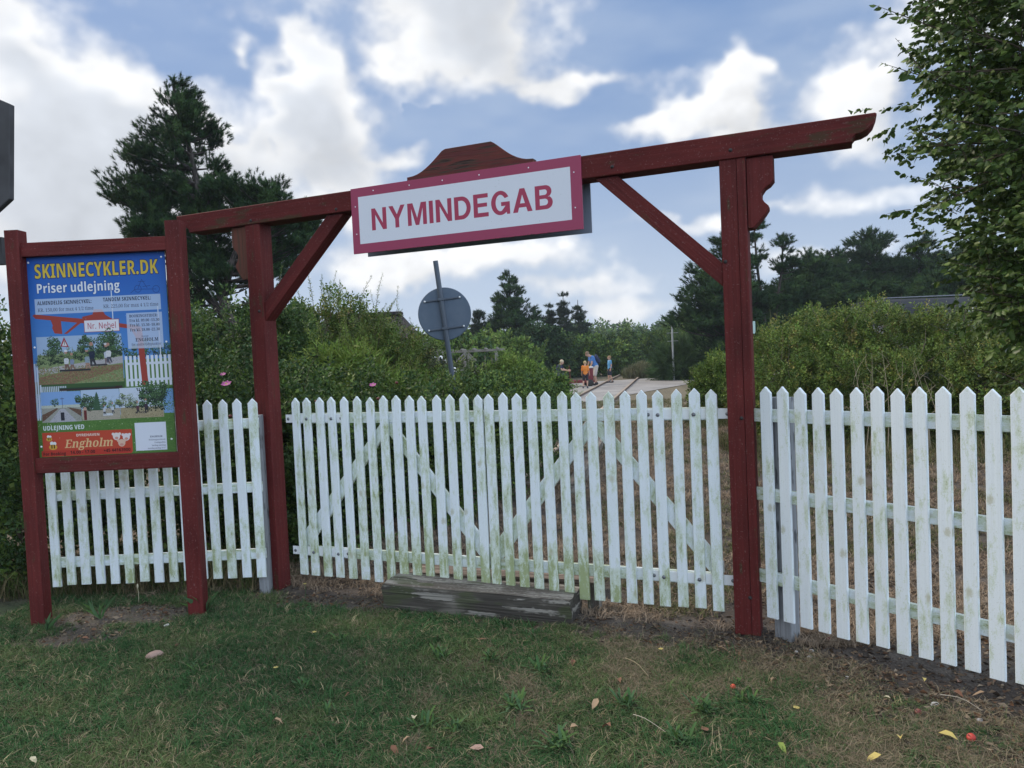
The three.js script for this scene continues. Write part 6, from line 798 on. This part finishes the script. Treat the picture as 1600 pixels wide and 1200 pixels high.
{
  const t = thing('utility_pole', 'slim pale pole with two thin crossbars above the dark broom bush', 'pole', [8.02, 0, -38.0]); const m = MS({ color: new THREE.Color(0.42, 0.44, 0.45), roughness: 0.7 }); part('mast', new THREE.CylinderGeometry(0.04, 0.055, 3.02, 10).translate(0, 1.51, 0), m, t); for (const y of [2.36, 1.96]) part('crossbar', box(0.55, 0.02, 0.02, 0, y, 0.06, 0.004), m, t);
  const s = thing('small_sign', 'small pale sign on a thin stake just beside the gateway post', 'sign', [6.28, 0, -20], 0.3); part('stake', new THREE.CylinderGeometry(0.025, 0.025, 2.2, 8).translate(0, 1.1, -0.03), m, s); part('plate', box(0.24, 0.32, 0.015, 0, 2.05, 0, 0.003), MS({ map: canvasTex(96, 128, (x, W, H) => { x.fillStyle = '#9fb8b4'; x.fillRect(0, 0, W, H); x.fillStyle = '#5f7f7c'; for (let i = 0; i < 3; i++) x.fillRect(8, 24 + i * 36, W - 16, 8); }), roughness: 0.6 }), s);
}
{
  const t = thing('garden_shed', 'low grey shed roof with tiles showing over the rosehip thicket', 'shed', [11.2, -0.46, -19.6], -0.05); const grey = MS({ color: new THREE.Color(0.06, 0.065, 0.08), roughness: 0.8 }), r = rng(19), gs = [0.05, 0.065, 0.08].map((k) => MS({ color: new THREE.Color(k, k, k * 1.15), roughness: 0.75 }));
  part('wall', box(3.2, 1.95, 2.4, 0, 0.975, -0.2, 0.01), MS({ color: new THREE.Color(0.1, 0.1, 0.11), roughness: 0.9 }), t); const roof = part('roof', box(3.7, 0.06, 2.0, 0, 0, 0, 0.01).rotateX(0.32).translate(0, 2.04, 0.55), grey, t); part('back_slope', box(3.7, 0.06, 1.6, 0, 0, 0, 0.01).rotateX(-0.32).translate(0, 2.1, -1.1), grey, roof);
  const tg = box(0.3, 0.03, 0.36, 0, 0, 0, 0.006); for (let j = 0; j < 6; j++) for (let i = 0; i < 12; i++) { const m = part('tile', tg, gs[Math.floor(r() * 3)], roof); m.position.set(-1.68 + i * 0.305, 1.82 + j * 0.101 - 0.02 + 0.03, 1.35 - j * 0.31); m.rotation.x = 0.36; }
  const v = thing('parked_van', 'dark parked van behind the shed with a pale roof edge', 'van', [13.0, 0, -23.5], 0.05); const vm = MS({ color: new THREE.Color(0.02, 0.022, 0.028), roughness: 0.35 }), vg = new THREE.MeshPhysicalMaterial({ color: new THREE.Color(0.015, 0.017, 0.02), roughness: 0.06 }); part('body', prism([[-2.2, 0.35], [2.2, 0.35], [2.25, 1.2], [1.5, 1.45], [1.05, 2.72], [-2.2, 2.75]], 1.8, 0.05, 0.9), vm, v); part('roof_rail', box(3.0, 0.03, 0.04, -0.6, 2.79, 0.8, 0.005), steel, v); part('window', prism([[-2.0, 1.6], [1.3, 1.6], [1.0, 2.5], [-2.0, 2.5]], 1.81, 0, 0.905), vg, v); for (const x of [-1.4, 1.4]) for (const z of [-0.8, 0.8]) part('wheel', new THREE.CylinderGeometry(0.34, 0.34, 0.22, 24).rotateX(Math.PI / 2).translate(x, 0.34, z), MS({ color: new THREE.Color(0.015, 0.015, 0.015), roughness: 0.9 }), v);
}
{ // white umbels and dead stalks at the thicket
  const m = MS({ color: new THREE.Color(0.72, 0.74, 0.74), roughness: 0.7, side: THREE.DoubleSide }), r = rng(23);
  [[7.75, 1.98, -12.2, 'cluster of white flower heads in the top of the thicket, the larger one'], [7.4, 1.98, -12.2, 'smaller scatter of white flower heads left of the larger cluster']].forEach(([x, y, z, label], k) => { const t = thing('white_flower_head', label, 'flower', [x, y, z]); part('stem', tube([[0, -1.2, 0], [0.02, -0.5, 0], [0, 0, 0]], 0.008, 0.004, 5, 4), twigMat, t); for (let i = 0; i < (k ? 9 : 18); i++) { const p = part('petal', leafLite(0.035, 0.026, 0.4), m, t); p.position.set((r() - 0.5) * (k ? 0.2 : 0.26), (r() - 0.5) * 0.07, (r() - 0.5) * 0.12); p.rotation.set(r() * 2, r() * 6, r()); } });
  const pale = MS({ color: new THREE.Color(0.33, 0.28, 0.2), roughness: 0.9 }); const d = thing('dead_stalks', 'pale dead branching stalks in front of the thicket behind the clean fence', 'dead plant', [5.35, 0, -10.7]);
  for (let i = 0; i < 11; i++) { const x = (r() - 0.5) * 1.2, l = 0.9 + r() * 0.65, e = [x + (r() - 0.5) * 0.5, l, (r() - 0.5) * 0.3], s = part('stalk', tube([[x, 0, 0], [mix(x, e[0], 0.4) + 0.03, l * 0.5, 0.02], e], 0.007, 0.002, 5, 5), pale, d); for (let j = 0; j < 3; j++) { const f = 0.5 + 0.15 * j; part('twig', tube([[mix(x, e[0], f), l * f, e[2] * f], [mix(x, e[0], f) + (r() - 0.5) * 0.3, l * f + 0.12, e[2] * f], [mix(x, e[0], f) + (r() - 0.5) * 0.4, l * f + 0.28, e[2] * f]], 0.004, 0.0015, 4, 3), pale, s); } }
}
// ---------------------------------------------------------------- haze and shadows, then draw
scene.fog = new THREE.FogExp2(new THREE.Color(0.62, 0.7, 0.82), 0.0006);
scene.traverse((o) => { if (o.isMesh) { o.castShadow = true; o.receiveShadow = true; } });
console.log('copies', copies);
renderer.render(scene, camera);
